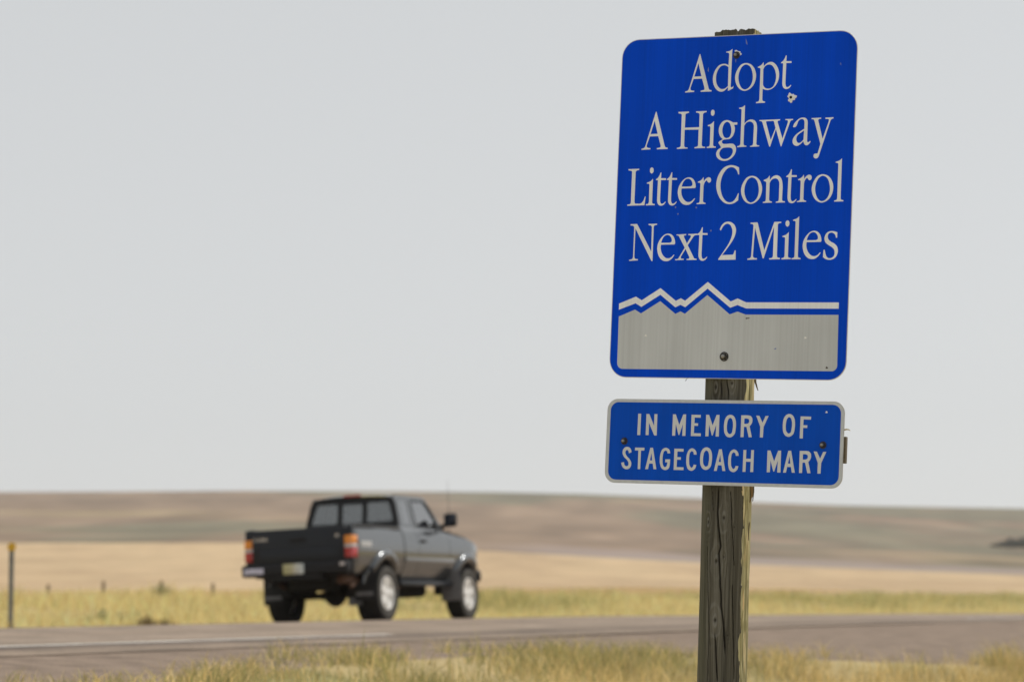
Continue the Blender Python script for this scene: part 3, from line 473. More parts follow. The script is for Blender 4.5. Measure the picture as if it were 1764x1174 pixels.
def outline(txt):
    pts = []; cor = []
    for t in txt.split(','):
        t = t.strip(); cor.append(not t.startswith('~')); pts.append(np.array([float(c) for c in t.lstrip('~').split()]))
    n = len(pts); out = []
    for i in range(n):
        j = (i+1) % n
        if cor[i] and cor[j]: out.append(pts[i]); continue
        p1, p2 = pts[i], pts[j]; d = np.linalg.norm(p2-p1)
        def tangent(k):
            a, b = pts[k-1], pts[(k+1) % n]; da = np.linalg.norm(pts[k]-a)+1e-6; db = np.linalg.norm(b-pts[k])+1e-6
            if db > 2.2*da: return (b-pts[k])/db
            if da > 2.2*db: return (pts[k]-a)/da
            return ((pts[k]-a)/da*db+(b-pts[k])/db*da)/(da+db)
        t1 = (p2-p1)/d if cor[i] else tangent(i); t2 = (p2-p1)/d if cor[j] else tangent(j)
        for k in range(5):
            t = k/5; h00 = 2*t**3-3*t*t+1; h10 = t**3-2*t*t+t; h01 = -2*t**3+3*t*t; h11 = t**3-t*t
            out.append(h00*p1+h10*d*t1+h01*p2+h11*d*t2)
    return [(float(p[0]), float(p[1])) for p in out]

def area2(l): return sum(l[i][0]*l[(i+1) % len(l)][1]-l[(i+1) % len(l)][0]*l[i][1] for i in range(len(l)))

def text_mesh(name, font, items, parent, m, lift, label=None, scale=1.0, fn=None):
    """flat letters as thin plates; items are (glyph, x, z) in millimetres"""
    mb = MB(); fn = fn or (lambda a, b, d: (a*.001, -lift-0.0004+d, b*.001))
    for g, gx, gz in items:
        loops = [[(x*scale+gx, z*scale+gz) for x, z in outline(c)] for c in font[g]]
        if g == 'i':
            for l in loops: mb.plate([l], fn, 0.0003)
        else: mb.plate(loops, fn, 0.0003)
    o = mb.build(name, m, parent, smooth=None)
    if label: o['label'] = label
    return o

def rrect(w, h, r, n=8):
    pts = []
    for cx, cz, a0 in ((w/2-r, h/2-r, 0), (-w/2+r, h/2-r, 90), (-w/2+r, -h/2+r, 180), (w/2-r, -h/2+r, 270)):
        for k in range(n+1):
            t = math.radians(a0+90*k/n); pts.append((cx+r*math.cos(t), cz+r*math.sin(t)))
    return pts

def frame(px, py, pz, R): 
    m_ = Matrix([[*R[0], px], [*R[1], py], [*R[2], pz+EYE], [0, 0, 0, 1]]); return m_

M['print2'] = mat('plaque_print', (0.66, 0.69, 0.73), 0.42, spec=0.4, noise=((110, 1, 0.8), 0.06, 2))
sign = empty('highway_sign'); POST_Y = 10.152
sign.location = (0.6845, POST_Y, 0.0)
tag(sign, 'blue highway adoption sign and memorial plaque on a weathered wooden post in the foreground', 'sign')
S0 = Matrix.Translation(sign.location).inverted()
FRONT = lambda lift: (lambda a, b, d: (a, -lift+d, b))

def bolt(parent, x, z, lift, r=0.0125, big=False):
    mb = MB(); y0 = -lift
    mb.lathe([(y0, r*1.25), (y0-.002, r*1.2), (y0-.0022, r*.95)], 20, 'y', (x, 0, z))
    mb.lathe([(y0-.0015, r*.95), (y0-.008, r*.9), (y0-.010, r*.62)], 6, 'y', (x, 0, z))
    mb.lathe([(y0-.008, r*.5), (y0-.015, r*.46), (y0-.0165, r*.3), (y0-.0168, 0.0005)], 12, 'y', (x, 0, z), mi=1)
    return mb.build('bolt', [M['bolt'], M['bolt_tip']], parent)

# ---- main panel
RA = [[0.89032, 0.45321, 0.04384], [-0.45271, 0.89140, -0.02135], [-0.04875, -0.00084, 0.99881]]
WA, HA = 0.900, 1.2192
mb = MB(); mb.plate([rrect(WA, HA, .066)], FRONT(0.0), .003)
panel = mb.build('sign_panel', M['alu'], sign, smooth=30); panel.matrix_local = S0 @ frame(.77426, 10.04418, 1.39575, RA)
panel['label'] = 'tall blue panel with white serif lettering and a mountain outline'
mb = MB(); mb.plate([rrect(WA-.005, HA-.005, .0635)], FRONT(0.0006), .0005)
mb.build('blue_sheeting', M['blue'], panel, smooth=None)
WORDS = {0: 'Adopt', 1: 'A Highway', 2: 'Litter Control', 3: 'Next 2 Miles'}
for ln, wtxt in WORDS.items():
    for l, g, x, z in SERIF_TEXT:
        if l == ln: text_mesh('letter', SERIF, [(g, x, z)], panel, M['print'], 0.0007)
TOP = [(-421, -345), (-356, -320), (-332.5, -333), (-261, -289.5), (-199.5, -335), (-180.6, -325.7), (-163.5, -334.5), (-79, -267.7), (11, -337), (37, -326.3), (69.5, -340), (414.8, -340)]
LOW = [(-421, -367), (-356, -343.8), (-333, -356.8), (-260.5, -313.3), (-200.5, -358), (-180.6, -349), (-162.5, -357.5), (-79, -291.5), (10, -359), (37.5, -349.5), (70.5, -361.5), (414.8, -361.5)]
mb = MB(); mb.plate([[(x*.001, z*.001) for x, z in TOP+LOW[::-1]]], FRONT(0.0011), .0003)
mb.build('mountain_outline', M['print'], panel, smooth=None)
FIELD = [(-420, -391.4), (-357.4, -366.5), (-333.5, -380), (-260, -336.2), (-199.5, -381.3), (-179.7, -372.4), (-162.6, -380.8), (-79, -314.3), (9, -382.4), (38.5, -372.5), (69.4, -383), (415, -383)]
arc = lambda cx, cz, r, a0, a1: [(cx+r*math.cos(math.radians(a0+(a1-a0)*k/6)), cz+r*math.sin(math.radians(a0+(a1-a0)*k/6))) for k in range(7)]
FIELD += arc(417-20, -558, 20, 0, -90)+arc(-419+22, -557, 22, -90, -180)
mb = MB(); mb.plate([[(x*.001, z*.001) for x, z in FIELD]], FRONT(0.0011), .0003)
mb.build('mountain_field', M['field_print'], panel, smooth=None)
bolt(panel, -.0028, .5375, .0011, .0105); bolt(panel, -.0057, -.5312, .0013, .0135)
# bullet hole: flaked sheeting round a punched dent
mb = MB(); pts = []; rim = []; hole = []
for k in range(22):
    t = 2*math.pi*k/22; rr = .0155*(1+.22*math.sin(3*t+1)+.18*math.sin(7*t)); c, s_ = math.cos(t), math.sin(t)
    pts.append((.2117+rr*c, -.0010, .3795+rr*s_)); rim.append((.2100+.0052*c, -.0042, .3800+.0052*s_)); hole.append((.2100+.0038*c, -.0012, .3800+.0038*s_))
v = pts+rim+hole; n = 22; f = [(i, (i+1) % n, n+(i+1) % n, n+i) for i in range(n)]; mb.add(v, f, 0)
mb.add(rim+hole, [(i, (i+1) % n, n+(i+1) % n, n+i) for i in range(n)]+[tuple(range(n, 2*n))], 1)
o = mb.build('bullet_hole', [M['chip'], M['dark']], panel); o['label'] = 'white flaked bullet hole below the first line'
# flaked rim round the top bolt, small chips and scuffs
def chip(parent, x, z, rx, rz, m, lift, rot=0.3):
    mb = MB(); l = []
    for k in range(9):
        t = 2*math.pi*k/9; r = 1+.3*math.sin(2.3*k+x*90); a, b = rx*r*math.cos(t), rz*r*math.sin(t)
        l.append((x+a*math.cos(rot)-b*math.sin(rot), z+a*math.sin(rot)+b*math.cos(rot)))
    mb.plate([l], FRONT(lift), .0002); return mb.build('chip', m, parent, smooth=None)
chip(panel, -.0005, .5478, .012, .007, M['print'], .0010, -.3); chip(panel, .0105, .5405, .005, .005, M['print'], .0010)
chip(panel, .033, .583, .0022, .011, M['scuff'], .0010, .25); chip(panel, -.0052, .5175, .002, .006, M['scuff'], .0010, .1)
chip(panel, -.1095, .489, .002, .008, M['scuff'], .0010, .0); chip(panel, .390, .492, .002, .005, M['scuff'], .0010, .2)
for x, z in ((-.215, -.001), (-.205, -.025), (-.135, -.003), (-.075, -.086)): chip(panel, x, z, .003, .0035, M['scuff'], .0010)
chip(panel, .0770, -.396, .008, .0022, M['bolt'], .0015, .1); chip(panel, .379, -.566, .004, .004, M['bolt'], .0015)
chip(panel, -.311, -.459, .004, .004, M['chip'], .0015); chip(panel, .296, -.463, .004, .004, M['chip'], .0015); chip(panel, .186, -.502, .005, .002, M['scuff'], .0015)

# ---- memorial plaque
RB = [[0.89249, 0.44857, 0.04745], [-0.44900, 0.89353, -0.00179], [-0.04320, -0.01971, 0.99887]]
k = 0.9972; WB, HB = .9, .3
mb = MB(); mb.plate([rrect(WB, HB, .040)], FRONT(0.0), .003)
plaque = mb.build('memorial_plaque', M['alu'], sign, smooth=30)
PLQ = S0 @ frame(.73877*k, 10.07412*k, .56353*k, RB) @ Matrix.Scale(k, 4); plaque.matrix_local = PLQ.copy()
plaque['label'] = 'low wide blue plaque with white capitals and a grey border'
mb = MB(); mb.plate([rrect(WB-.004, HB-.004, .038), rrect(WB-.026, HB-.022, .031)[::-1]], FRONT(0.0006), .0005)
mb.build('border', M['border'], plaque, smooth=None)
mb = MB(); mb.plate([rrect(WB-.027, HB-.023, .0305)], FRONT(0.0007), .0005)
mb.build('blue_sheeting', M['blue2'], plaque, smooth=None)
for ln, wtxt in {0: 'IN MEMORY OF', 1: 'STAGECOACH MARY'}.items():
    for l, g, x, z in GOTHIC_TEXT:
        if l == ln: text_mesh('letter', GOTHIC, [(g, x, z)], plaque, M['print2'], 0.0008)
bolt(plaque, -.378, -.0005, .0009, .0105); bolt(plaque, .3747, -.0011, .0009, .0105)
chip(plaque, .3836, .1129, .0038, .0038, M['chip'], .0012)

# plank behind the plaque, its end showing past the right edge
mb = MB(); mb.box(-.40, .456, .0055, .024, -.062, .030, .002)
bd = mb.build('backing_board', M['board'], sign); bd.matrix_local = PLQ.copy()

# ---- post
def post_axis(z):                      # z relative to eye
    return 0.738+(z+0.275)*0.0335, POST_Y
ZT = 2.035
zz = np.concatenate([np.arange(-1.9, -.32, .03), np.arange(-.32, .46, .0032), np.arange(.46, .68, .012), np.arange(.68, .84, .0032), np.arange(.84, 1.96, .02), np.arange(1.96, ZT+.001, .0035)])
NT = 300; tt = np.linspace(-np.pi, np.pi, NT, endpoint=False); TT, ZZ = np.meshgrid(tt, zz, indexing='xy')
R0 = .0885; arcx = TT*R0
fl_n = fbm(ZZ*9, ZZ*0+.3, 101, 4); th_edge = 0.57+0.20*fl_n+0.045*vnoise(ZZ*40, ZZ*0+2.2, 103)+.035*np.sign(vnoise(ZZ*13, ZZ*0+5.2, 104))        # where the split-off face starts
r = R0*(1+.018*fbm(np.cos(TT)*1.5+3, ZZ*1.2+np.sin(TT)*1.5, 105, 3))
th_n = 1.18; d_f = R0*math.cos(th_n-0.58)
facet = d_f/np.maximum(np.cos(TT-th_n), .2)+.0055*fbm(TT*8, ZZ*6, 107, 4)+.0040*fbm(TT*22, ZZ*7, 109, 3)
in_f = (TT > th_edge) & (TT < 1.95)
r = np.where(in_f, np.minimum(facet+.002, r), r)
lip = np.exp(-((TT-th_edge+.03)/.035)**2)*np.clip(.5+1.3*vnoise(ZZ*38, ZZ*0+7, 111), 0, 1); r = r+.004*lip*(TT < th_edge+.06)
# knots and the flow of the grain round them
def px2post(px_, py_): z = (1040-py_)/4950*10.06; cx = 882+4950*post_axis(z)[0]/(POST_Y*.9958+z*.0911); return math.asin(max(-.98, min(.98, (px_-cx)/43.5)))*R0, z
knots = [(px2post(*q), a) for q, a in (((1218, 899), .0100), ((1244, 892), .0130), ((1244, 959), .0070), ((1231, 966), .0150), ((1229, 1067), .0150), ((1230.5, 666), .0150), ((1250, 1093), .0060), ((1262, 908), .0065), ((1258, 660), .0110))]
psi = arcx.copy(); kdark = np.zeros_like(psi); kring = np.zeros_like(psi)
for (kx, kz), a in knots:
    dx = arcx-kx; dz = (ZZ-kz)/2.6; q2 = dx*dx+dz*dz
    psi = psi-a*a*dx/(q2+a*a*.55)*1.15
    rr = np.sqrt(dx*dx+((ZZ-kz)/1.25)**2); rl = np.sqrt((dx*1.15)**2+((ZZ-kz)/(2.6 if ZZ is not None else 1))**2)*(1+.18*vnoise(arcx*90, ZZ*40, 160)); kdark = np.maximum(kdark, np.exp(-(rr/(a*.38))**2)); kring = kring+(1.0 if a > .009 else .25)*(.65+.6*vnoise(arcx*60, ZZ*25, 161))*np.exp(-(rl/(a*1.7))**2)*np.sin(rl/a*6.0-1.2)
g1 = fbm(psi*330, ZZ*2.2, 121, 3); g2 = fbm(psi*120, ZZ*1.3, 123, 3); g3 = fbm(arcx*14, ZZ*2.0, 125, 3)
def crack(pts, w, depth):
    P = np.array([px2post(*p) for p in pts]); o = np.argsort(P[:, 1]); cx = np.interp(ZZ, P[o, 1], P[o, 0]); ins = (ZZ > P[:, 1].min()) & (ZZ < P[:, 1].max())
    ends = np.clip(np.minimum(ZZ-P[:, 1].min(), P[:, 1].max()-ZZ)/.05, 0, 1)
    cx = cx+.0012*fbm(ZZ*30, ZZ*0+w*1000, 131, 3); return np.exp(-((arcx-cx)/(w*(.35+.65*ends)))**2)*ins*np.minimum(1, ends*2)
ck = np.maximum.reduce([crack([(1235, 836), (1233, 889), (1238, 941), (1235, 953), (1238, 1013), (1239, 1043), (1244, 1079), (1246, 1128)], .0030, 1), crack([(1228, 1085), (1230, 1120), (1233, 1178)], .0026, 1),
    crack([(1239, 650), (1241, 690)], .0028, 1), crack([(1248, 650), (1252, 672), (1252, 692)], .0020, 1), crack([(1243, 1060), (1244, 1120)], .0014, 1), crack([(1255, 838), (1262, 985)], .0010, .5),
    crack([(1216, 930), (1219, 1080), (1216, 1180)], .0009, .5), crack([(1258, 1000), (1262, 1178)], .0010, .5), crack([(1224, 836), (1226, 885)], .0008, .5)])
r = r-.009*ck+.0011*g1*(~in_f)+.0012*np.clip(kring, -1, 1)-.002*kdark
wood = np.array([.094, .088, .070]); pale = np.array([.23, .228, .212]); drk = np.array([.062, .056, .043])
c = wood[None, None]*(1+.45*g1+.38*g2+.15*g3)[..., None]
t_ = np.clip(.75*np.clip(kring, 0, 1)+.5*np.clip(g2-.15, 0, 1)+.35*np.exp(-((arcx+.006)/.02)**2)*np.clip(g1+.2, 0, 1), 0, 1)[..., None]; c = c*(1-t_)+pale*t_
edge_d = smooth01((TT-.15)/.35)[..., None]*.35; c = c*(1-edge_d)+drk*1.5*edge_d
gr = smooth01((-TT-.6)/.5)[..., None]*.35; c = c*(1-gr)+np.array([.13, .135, .085])*gr                       # algae on the weather side
t_ = np.clip(kdark*.9+ck*1.0, 0, 1)[..., None]; c = c*(1-t_)+np.array([.018, .015, .012])*t_
fg = fbm(TT*26, ZZ*4, 141, 4); fg2 = fbm(TT*5, ZZ*9, 143, 3)
fcol = np.array([.40, .36, .20])*(1+.75*fg+.35*fg2)[..., None]; hl = smooth01(fg2*2.2-.45)[..., None]; fcol = fcol*(1-hl)+np.array([.74, .58, .34])*hl
gg = smooth01((TT-1.05)/.25+.4*fg)[..., None]*.5; fcol = fcol*(1-gg)+np.array([.30, .27, .15])*gg
c = np.where(in_f[..., None], fcol, c)
t_ = (np.exp(-((TT-th_edge)/.022)**2)*.75)[..., None]; c = c*(1-t_)+drk*.6*t_
c = np.clip(c, .008, .8)
CX = np.array([post_axis(z)[0] for z in zz])[:, None]
ragged = np.where(ZZ > ZT-.055, (.006*fbm(np.cos(TT)*6, np.sin(TT)*6, 151, 3)-.011*(np.exp(-((np.sin(TT)*R0+.012)/.005)**2)))*(ZZ-(ZT-.055))/.055, 0)
PV = np.stack([CX+r*np.sin(TT), POST_Y-r*np.cos(TT), ZZ+ragged+EYE], -1).reshape(-1, 3)-np.array(sign.location)
pf = grid_faces(len(zz), NT, wrap=True).tolist(); top = (len(zz)-1)*NT; base_n = len(PV)
PV = np.vstack([PV, [[post_axis(ZT)[0]-sign.location[0], 0, ZT-.012+EYE]]]); pf += [[top+k, top+(k+1) % NT, base_n] for k in range(NT)]
c = np.vstack([c.reshape(-1, 3), [[.1, .095, .08]]])
post = mesh_obj('wooden_post', PV, pf, M['wood'], sign, smooth=50, cols={'col': c})
post['label'] = 'weathered grey wooden post, cracked and knotty, one side split pale'
# loose splinters on the split side
def splinter(pxs, w, t, m, dy=0.0, name='splinter'):
    P = []
    for (a, b) in pxs:
        z = (1040-b)/4950*10.06; P.append((882-882+(a-882)/4950*(POST_Y*.9958+z*.0911)-sign.location[0], -.01+dy, z+EYE))
    mb = MB(); v = []; n = len(P)
    for i, p in enumerate(P):
        ww = w*(1-.75*i/(n-1)) if name == 'splinter' else w
        v += [(p[0]-ww/2, p[1]-t/2, p[2]), (p[0]+ww/2, p[1]-t/2, p[2]), (p[0]+ww/2, p[1]+t/2, p[2]), (p[0]-ww/2, p[1]+t/2, p[2])]
    f = [(4*i+k_, 4*i+(k_+1) % 4, 4*i+4+(k_+1) % 4, 4*i+4+k_) for i in range(n-1) for k_ in range(4)]+[(3, 2, 1, 0), (4*n-4, 4*n-3, 4*n-2, 4*n-1)]
    mb.add(v, f); return mb.build(name, m, post, smooth=25)
splinter([(1300, 640), (1301, 655), (1303.5, 664), (1305.5, 670)], .009, .006, M['board'])
splinter([(1294, 800), (1294.5, 838), (1295.5, 852), (1291.5, 864)], .014, .012, M['splinter'], .012)
splinter([(1297.5, 828), (1298.5, 845), (1297, 862)], .007, .014, M['board'], .016)
splinter([(1288, 930), (1290, 905), (1291.5, 898)], .006, .006, M['board'])
splinter([(1178, 656.5), (1180, 653.5), (1184, 650)], .003, .002, M['board'], -.09)
mb = MB(); W_ = PLQ
mb.tube([W_ @ Vector(p) for p in ((.44, .006, .052), (.458, .005, .055), (.466, .004, .054), (.471, .004, .050))], [.003, .0026, .002, .001], 6)
mb.build('straw_wisp', M['straw'], sign)
# ------------------------------------------------------------------ pickup truck (local: x right, y forward from the rear axle, z up from the road)
M['paint'] = mat('grey_metallic_paint', (0.052, 0.056, 0.058), 0.30, 0.65, coat=1.0, noise=(3, .06))
M['paint'].node_tree.nodes['Principled BSDF'].inputs['Coat IOR'].default_value = 1.72
M['paint_shade'] = mat('grey_paint_in_shade', (0.009, 0.011, 0.016), 0.35, 0.0, spec=.25, coat=0.12, noise=(3, .06))  # darker copy of the grey paint: the tailgate's shade is in its colour
M['mould'] = mat('moulding', (0.20, 0.20, 0.20), 0.35, .5, coat=.5)
M['flare'] = mat('flare_paint', (0.09, 0.095, 0.10), 0.22, 0.85, coat=1.0)
M['trim'] = mat('black_trim', (0.011, 0.011, 0.013), 0.5, spec=.25, noise=(40, .15))
M['rubber'] = mat('tyre_rubber', (0.022, 0.021, 0.020), 0.85, spec=.2, noise=(30, .2))
M['rubber_wall'] = mat('dusty_tyre_wall', (0.075, 0.07, 0.062), 0.9, spec=.2, noise=(14, .25))
M['under'] = mat('underbody', (0.018, 0.016, 0.014), 0.9, noise=(12, .4))
M['rust'] = mat('rusty_steel', (0.10, 0.05, 0.028), 0.8, noise=(20, .4))
M['rim'] = mat('alloy_wheel', (0.86, 0.84, 0.80), 0.30, 0.35, noise=(20, .1))
M['mirror'] = mat('mirror_glass', (0.06, 0.065, 0.08), 0.1, 1.0)
M['chrome'] = mat('chrome', (0.7, 0.7, 0.7), 0.12, 1.0)
M['red'] = mat('red_lens', (0.42, 0.012, 0.010), 0.18, coat=.6)
M['amber'] = mat('amber_lens', (0.80, 0.26, 0.012), 0.18, coat=.6)
M['clear'] = mat('clear_lens', (0.55, 0.50, 0.48), 0.2, coat=.6)
M['lamp'] = mat('headlamp', (0.6, 0.6, 0.6), 0.1, .3, coat=.8)
M['glass'] = glass_mat('window_glass', (0.66, 0.70, 0.70), 0.16)
M['side_glass'] = glass_mat('door_glass', (0.66, 0.70, 0.70), 0.34)
M['tint'] = glass_mat('quarter_glass', (0.16, 0.17, 0.17), 0.34)
M['seat'] = mat('seat_cloth', (0.10, 0.10, 0.105), 0.9, noise=(20, .2))
M['interior'] = mat('cab_trim', (0.16, 0.16, 0.165), 0.8, noise=(20, .2))
M['decal'] = mat('pale_decal', (0.45, 0.44, 0.42), 0.5, noise=((6, 18, 40), .35))
M['sticker'] = mat('sticker', (0.58, 0.56, 0.66), 0.5, noise=((26, 1, 18), .45))
def plate_mat():
    m = mat('licence_plate_print', (.5, .5, .4), .45, noise=((30, 1, 40), .35)); nt = m.node_tree
    tc = nt.nodes.new('ShaderNodeTexCoord'); sx = nt.nodes.new('ShaderNodeSeparateXYZ'); cr = nt.nodes.new('ShaderNodeValToRGB'); mr = nt.nodes.new('ShaderNodeMapRange')
    mr.inputs[1].default_value = -.16; mr.inputs[2].default_value = .16; e = cr.color_ramp.elements
    e[0].color = (.46, .43, .20, 1); e[1].color = (.55, .60, .60, 1); k = e.new(.45); k.color = (.44, .40, .24, 1); k = e.new(.62); k.color = (.60, .58, .50, 1)
    nt.links.new(tc.outputs['Object'], sx.inputs[0]); nt.links.new(sx.outputs[0], mr.inputs[0]); nt.links.new(mr.outputs[0], cr.inputs[0])
    mx = [n_ for n_ in nt.nodes if n_.bl_idname == 'ShaderNodeMixRGB'][0]; nt.links.new(cr.outputs[0], mx.inputs[1]); return m
M['plate'] = plate_mat()

truck = empty('pickup_truck'); A_T = math.radians(20.8)
TX, TY = -2.515, 40.78; tu, ts = to_us(TX, TY)
truck.location = (TX, TY, float(road_z(tu, ts))+EYE+0.010)
truck.rotation_euler = (Matrix.Rotation(-A_T, 3, 'Z') @ Matrix.Rotation(math.radians(-2.6), 3, 'Y')).to_euler()
tag(truck, 'dark grey pickup truck driving away on the road, seen from behind and its right side', 'pickup truck')
WB_ = 3.10; RT = .385                       # wheelbase, tyre radius
YB0, YB1, YC0, YN = -1.08, .69, .722, 3.88   # bed rear, bed front, cab rear, nose

def halfw(y, z):                             # body half width
    w = .838-.075*np.clip((z-.98)/.30, 0, 1.1)**2-.135*np.clip((1.0-z)/.50, 0, 1)**2+.006*np.sin((z-.55)*9)
    w = w-.16*np.clip((y-3.25)/.63, 0, 1)**2.2-.05*np.clip((-y-.88)/.2, 0, 1)**2.2
    return w
def arch_bottom(y, yc, base, r=.455, zc=.40):
    d = r*r-(y-yc)**2
    return np.where(d > 0, np.maximum(base, zc+np.sqrt(np.maximum(d, 0))), base)
def top_line(y):
    return np.interp(y, [.7, 2.25, 2.55, 3.2, 3.7, 3.88], [1.275, 1.275, 1.235, 1.165, 1.065, .98])
def side_skin(name, ys, zb, zt, nz, mt, parent, sgn):
    zb, zt = np.asarray(zb), np.asarray(zt); t = np.linspace(0, 1, nz)
    Z = zb[:, None]*(1-t)+zt[:, None]*t; Y_ = np.tile(ys[:, None], (1, nz)); X_ = halfw(Y_, Z)
    roll = np.clip((t-.94)/.06, 0, 1)[None, :]; X_ = X_-.035*roll**2
    v = np.stack([sgn*X_, Y_, Z], -1).reshape(-1, 3); vi = v-np.array([sgn*.03, 0, 0])
    n = len(v); f = grid_faces(len(ys), nz).tolist(); nr = len(ys)
    bl = [i*nz for i in range(nr)]; tl = [i*nz+nz-1 for i in range(nr)]; a0 = list(range(nz)); a1 = list(range((nr-1)*nz, nr*nz))
    fi = [[q+n for q in g][::-1] for g in f]
    for l in (bl, tl, a0, a1): f += [[l[i], l[i+1], l[i+1]+n, l[i]+n] for i in range(len(l)-1)]
    mb = MB(); mb.add(np.vstack([v, vi]), f+fi); return mb.build(name, mt, parent, smooth=32)
for sgn in (1, -1):
    ys = np.unique(np.concatenate([np.linspace(YB0, YB1, 40), np.linspace(-.46, .46, 60)]))
    side_skin('bed_side', ys, arch_bottom(ys, 0, .60), np.full(len(ys), 1.255), 16, M['paint'], truck, sgn)
    ys = np.unique(np.concatenate([np.linspace(YC0, 2.2, 30), [1.3], ])); d_end = 2.28
    # quarter panel, door, fender are separate pressings
    for nm, y0, y1 in (('quarter_panel', YC0, 1.235), ('door', 1.245, 2.42), ('fender', 2.43, YN)):
        ys = np.unique(np.concatenate([np.linspace(y0, y1, 26), np.linspace(max(y0, WB_-.46), min(y1, WB_+.46), 50) if nm == 'fender' else [y0, y1]]))
        o = side_skin(nm, ys, arch_bottom(ys, WB_, .50), top_line(ys), 16, M['paint'], truck, sgn)
        if nm == 'door':
            mb = MB(); xh = float(halfw(1.42, 1.08)); mb.box(sgn*xh-.02, sgn*xh+.03, 1.33, 1.50, 1.055, 1.095, .012); mb.build('door_handle', M['trim'], o)
    mb = MB(); xm = float(halfw(1.4, .80)); mb.box(sgn*xm-.01, sgn*xm+.018, .74, 2.60, .775, .835, .008); mb.build('side_moulding', M['mould'], truck)
    mb = MB(); mb.box(sgn*.80-.06, sgn*.80+.0, .60, 2.62, .43, .505, .015); mb.build('rocker_panel', M['paint_shade'], truck)
    # wheel arch flares
    for yc, z_lo in ((0, .55), (WB_, .48)):
        V = []; prof = [(.395, .0), (.41, .055), (.45, .068), (.50, .058), (.535, .022), (.545, -.012)]; NA = 40
        for i in range(NA+1):
            t = math.radians(6+168*i/NA)
            tp = min(1, .15+i/NA*7, .15+(1-i/NA)*7)
            for rr, ox in prof:
                ox = ox*tp if ox > 0 else ox
                y_ = yc+rr*math.cos(t)*1.02; z_ = .40+rr*math.sin(t)
                V.append((sgn*(float(halfw(min(max(y_, YB0+.05), 3.70), max(z_, .55)))+ox-.004), y_, z_))
        k_ = len(prof); F = [(i*k_+j, i*k_+j+1, (i+1)*k_+j+1, (i+1)*k_+j) for i in range(NA) for j in range(k_-1)]
        mb = MB(); mb.add(V, F); mb.build('wheel_arch_flare', M['flare'], truck, smooth=60)
# tailgate with handle, lettering
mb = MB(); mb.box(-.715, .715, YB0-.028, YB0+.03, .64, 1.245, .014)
mb.box(-.60, .60, YB0-.034, YB0-.02, .72, .98, .012); tg = mb.build('tailgate', M['paint_shade'], truck)
for sgn in (1, -1):
    mb = MB(); mb.box(sgn*.765-.048, sgn*.765+.048, YB0-.02, YB0+.05, .60, 1.25, .014); mb.build('rear_corner', M['paint_shade'], truck)
mb = MB(); mb.box(-.12, .12, YB0-.042, YB0-.02, 1.06, 1.125, .01); mb.build('tailgate_handle', M['trim'], tg)
def tl(a, b, d): return (a*.001, YB0-.0315+d, b*.001)
WID = {'T': 47, 'A': 55, 'C': 52, 'O': 58, 'M': 66, 'S': 52, 'R': 58}
def badge(word, x, z, sc_, ref):
    items = []; cx = x
    for ch in word:
        pts = [p for c in GOTHIC[ch] for p in outline(c)]; x0 = min(p[0] for p in pts); z0 = min(p[1] for p in pts); x1 = max(p[0] for p in pts)
        items.append((ch, cx-x0*sc_, z-z0*sc_)); cx += (x1-x0)*sc_+12
    return text_mesh('badge', GOTHIC, items, tg, M['chrome'], 0, None, sc_, tl)
badge('TACOMA', -685, 1090, .62, 0); badge('SR', 560, 1095, .6, 0)
# tail lamps
for sgn in (1, -1):
    lens = [('amber_lens', .995, 1.115, 'amber'), ('clear_lens', .945, .995, 'clear'), ('red_lens', .81, .945, 'red')]
    lamp = empty('tail_lamp', truck)
    for nm, z0, z1, mm in lens:
        V = []; prof = [(.700, YB0-.030), (.72, YB0-.052), (.78, YB0-.055), (.815, YB0-.035), (.832, YB0+.02), (.834, YB0+.11), (.80, YB0+.115)]
        for z_ in (z0+.001, z0+.006, z1-.006, z1-.001):
            ins = 0 if z0+.002 < z_ < z1-.002 else .006
            V += [(sgn*(x_-ins*.6), y_+ins, z_) for x_, y_ in prof]
        k_ = len(prof); F = [(i*k_+j, i*k_+j+1, (i+1)*k_+j+1, (i+1)*k_+j) for i in range(3) for j in range(k_-1)]
        F += [tuple(range(k_)), tuple(range(3*k_, 4*k_))]
        mb = MB(); mb.add(V, F); mb.build(nm, M[mm], lamp, smooth=40)
# bed inside
mb = MB(); mb.box(-.74, .74, YB0+.03, YB1, .68, .72); mb.box(-.74, -.70, YB0+.03, YB1, .72, 1.20); mb.box(.70, .74, YB0+.03, YB1, .72, 1.20)
mb.box(-.74, .74, YB1-.04, YB1, .72, 1.235); mb.build('bed_floor', M['trim'], truck)
for sgn in (1, -1):
    mb = MB(); mb.box(sgn*.755-.045, sgn*.755+.045, YB0+.03, YB1, 1.242, 1.262, .008); mb.build('bed_rail', M['paint'], truck)
# rear bumper, number plate, sticker
mb = MB(); mb.box(-.80, .80, YB0-.20, YB0-.02, .60, .765, .03); mb.box(-.40, .40, YB0-.16, YB0+.05, .53, .61, .01)
rb = mb.build('rear_bumper', M['trim'], truck)
mb = MB(); mb.box(-.155, .155, YB0-.212, YB0-.198, .612, .755, .004); mb.build('licence_plate', M['plate'], truck)
mb = MB(); mb.box(-.755, -.46, YB0-.2045, YB0-.199, .635, .715, .002); mb.build('bumper_sticker', M['sticker'], truck)
mb = MB(); mb.box(.695, .77, YB0-.206, YB0-.199, .70, .745, .002); mb.build('bumper_badge', M['clear'], truck)
mb = MB(); xh = .842; mb.box(xh-.006, xh+.003, YB0+.20, YB0+.58, .96, 1.035, .001); mb.build('side_decal', M['decal'], truck)
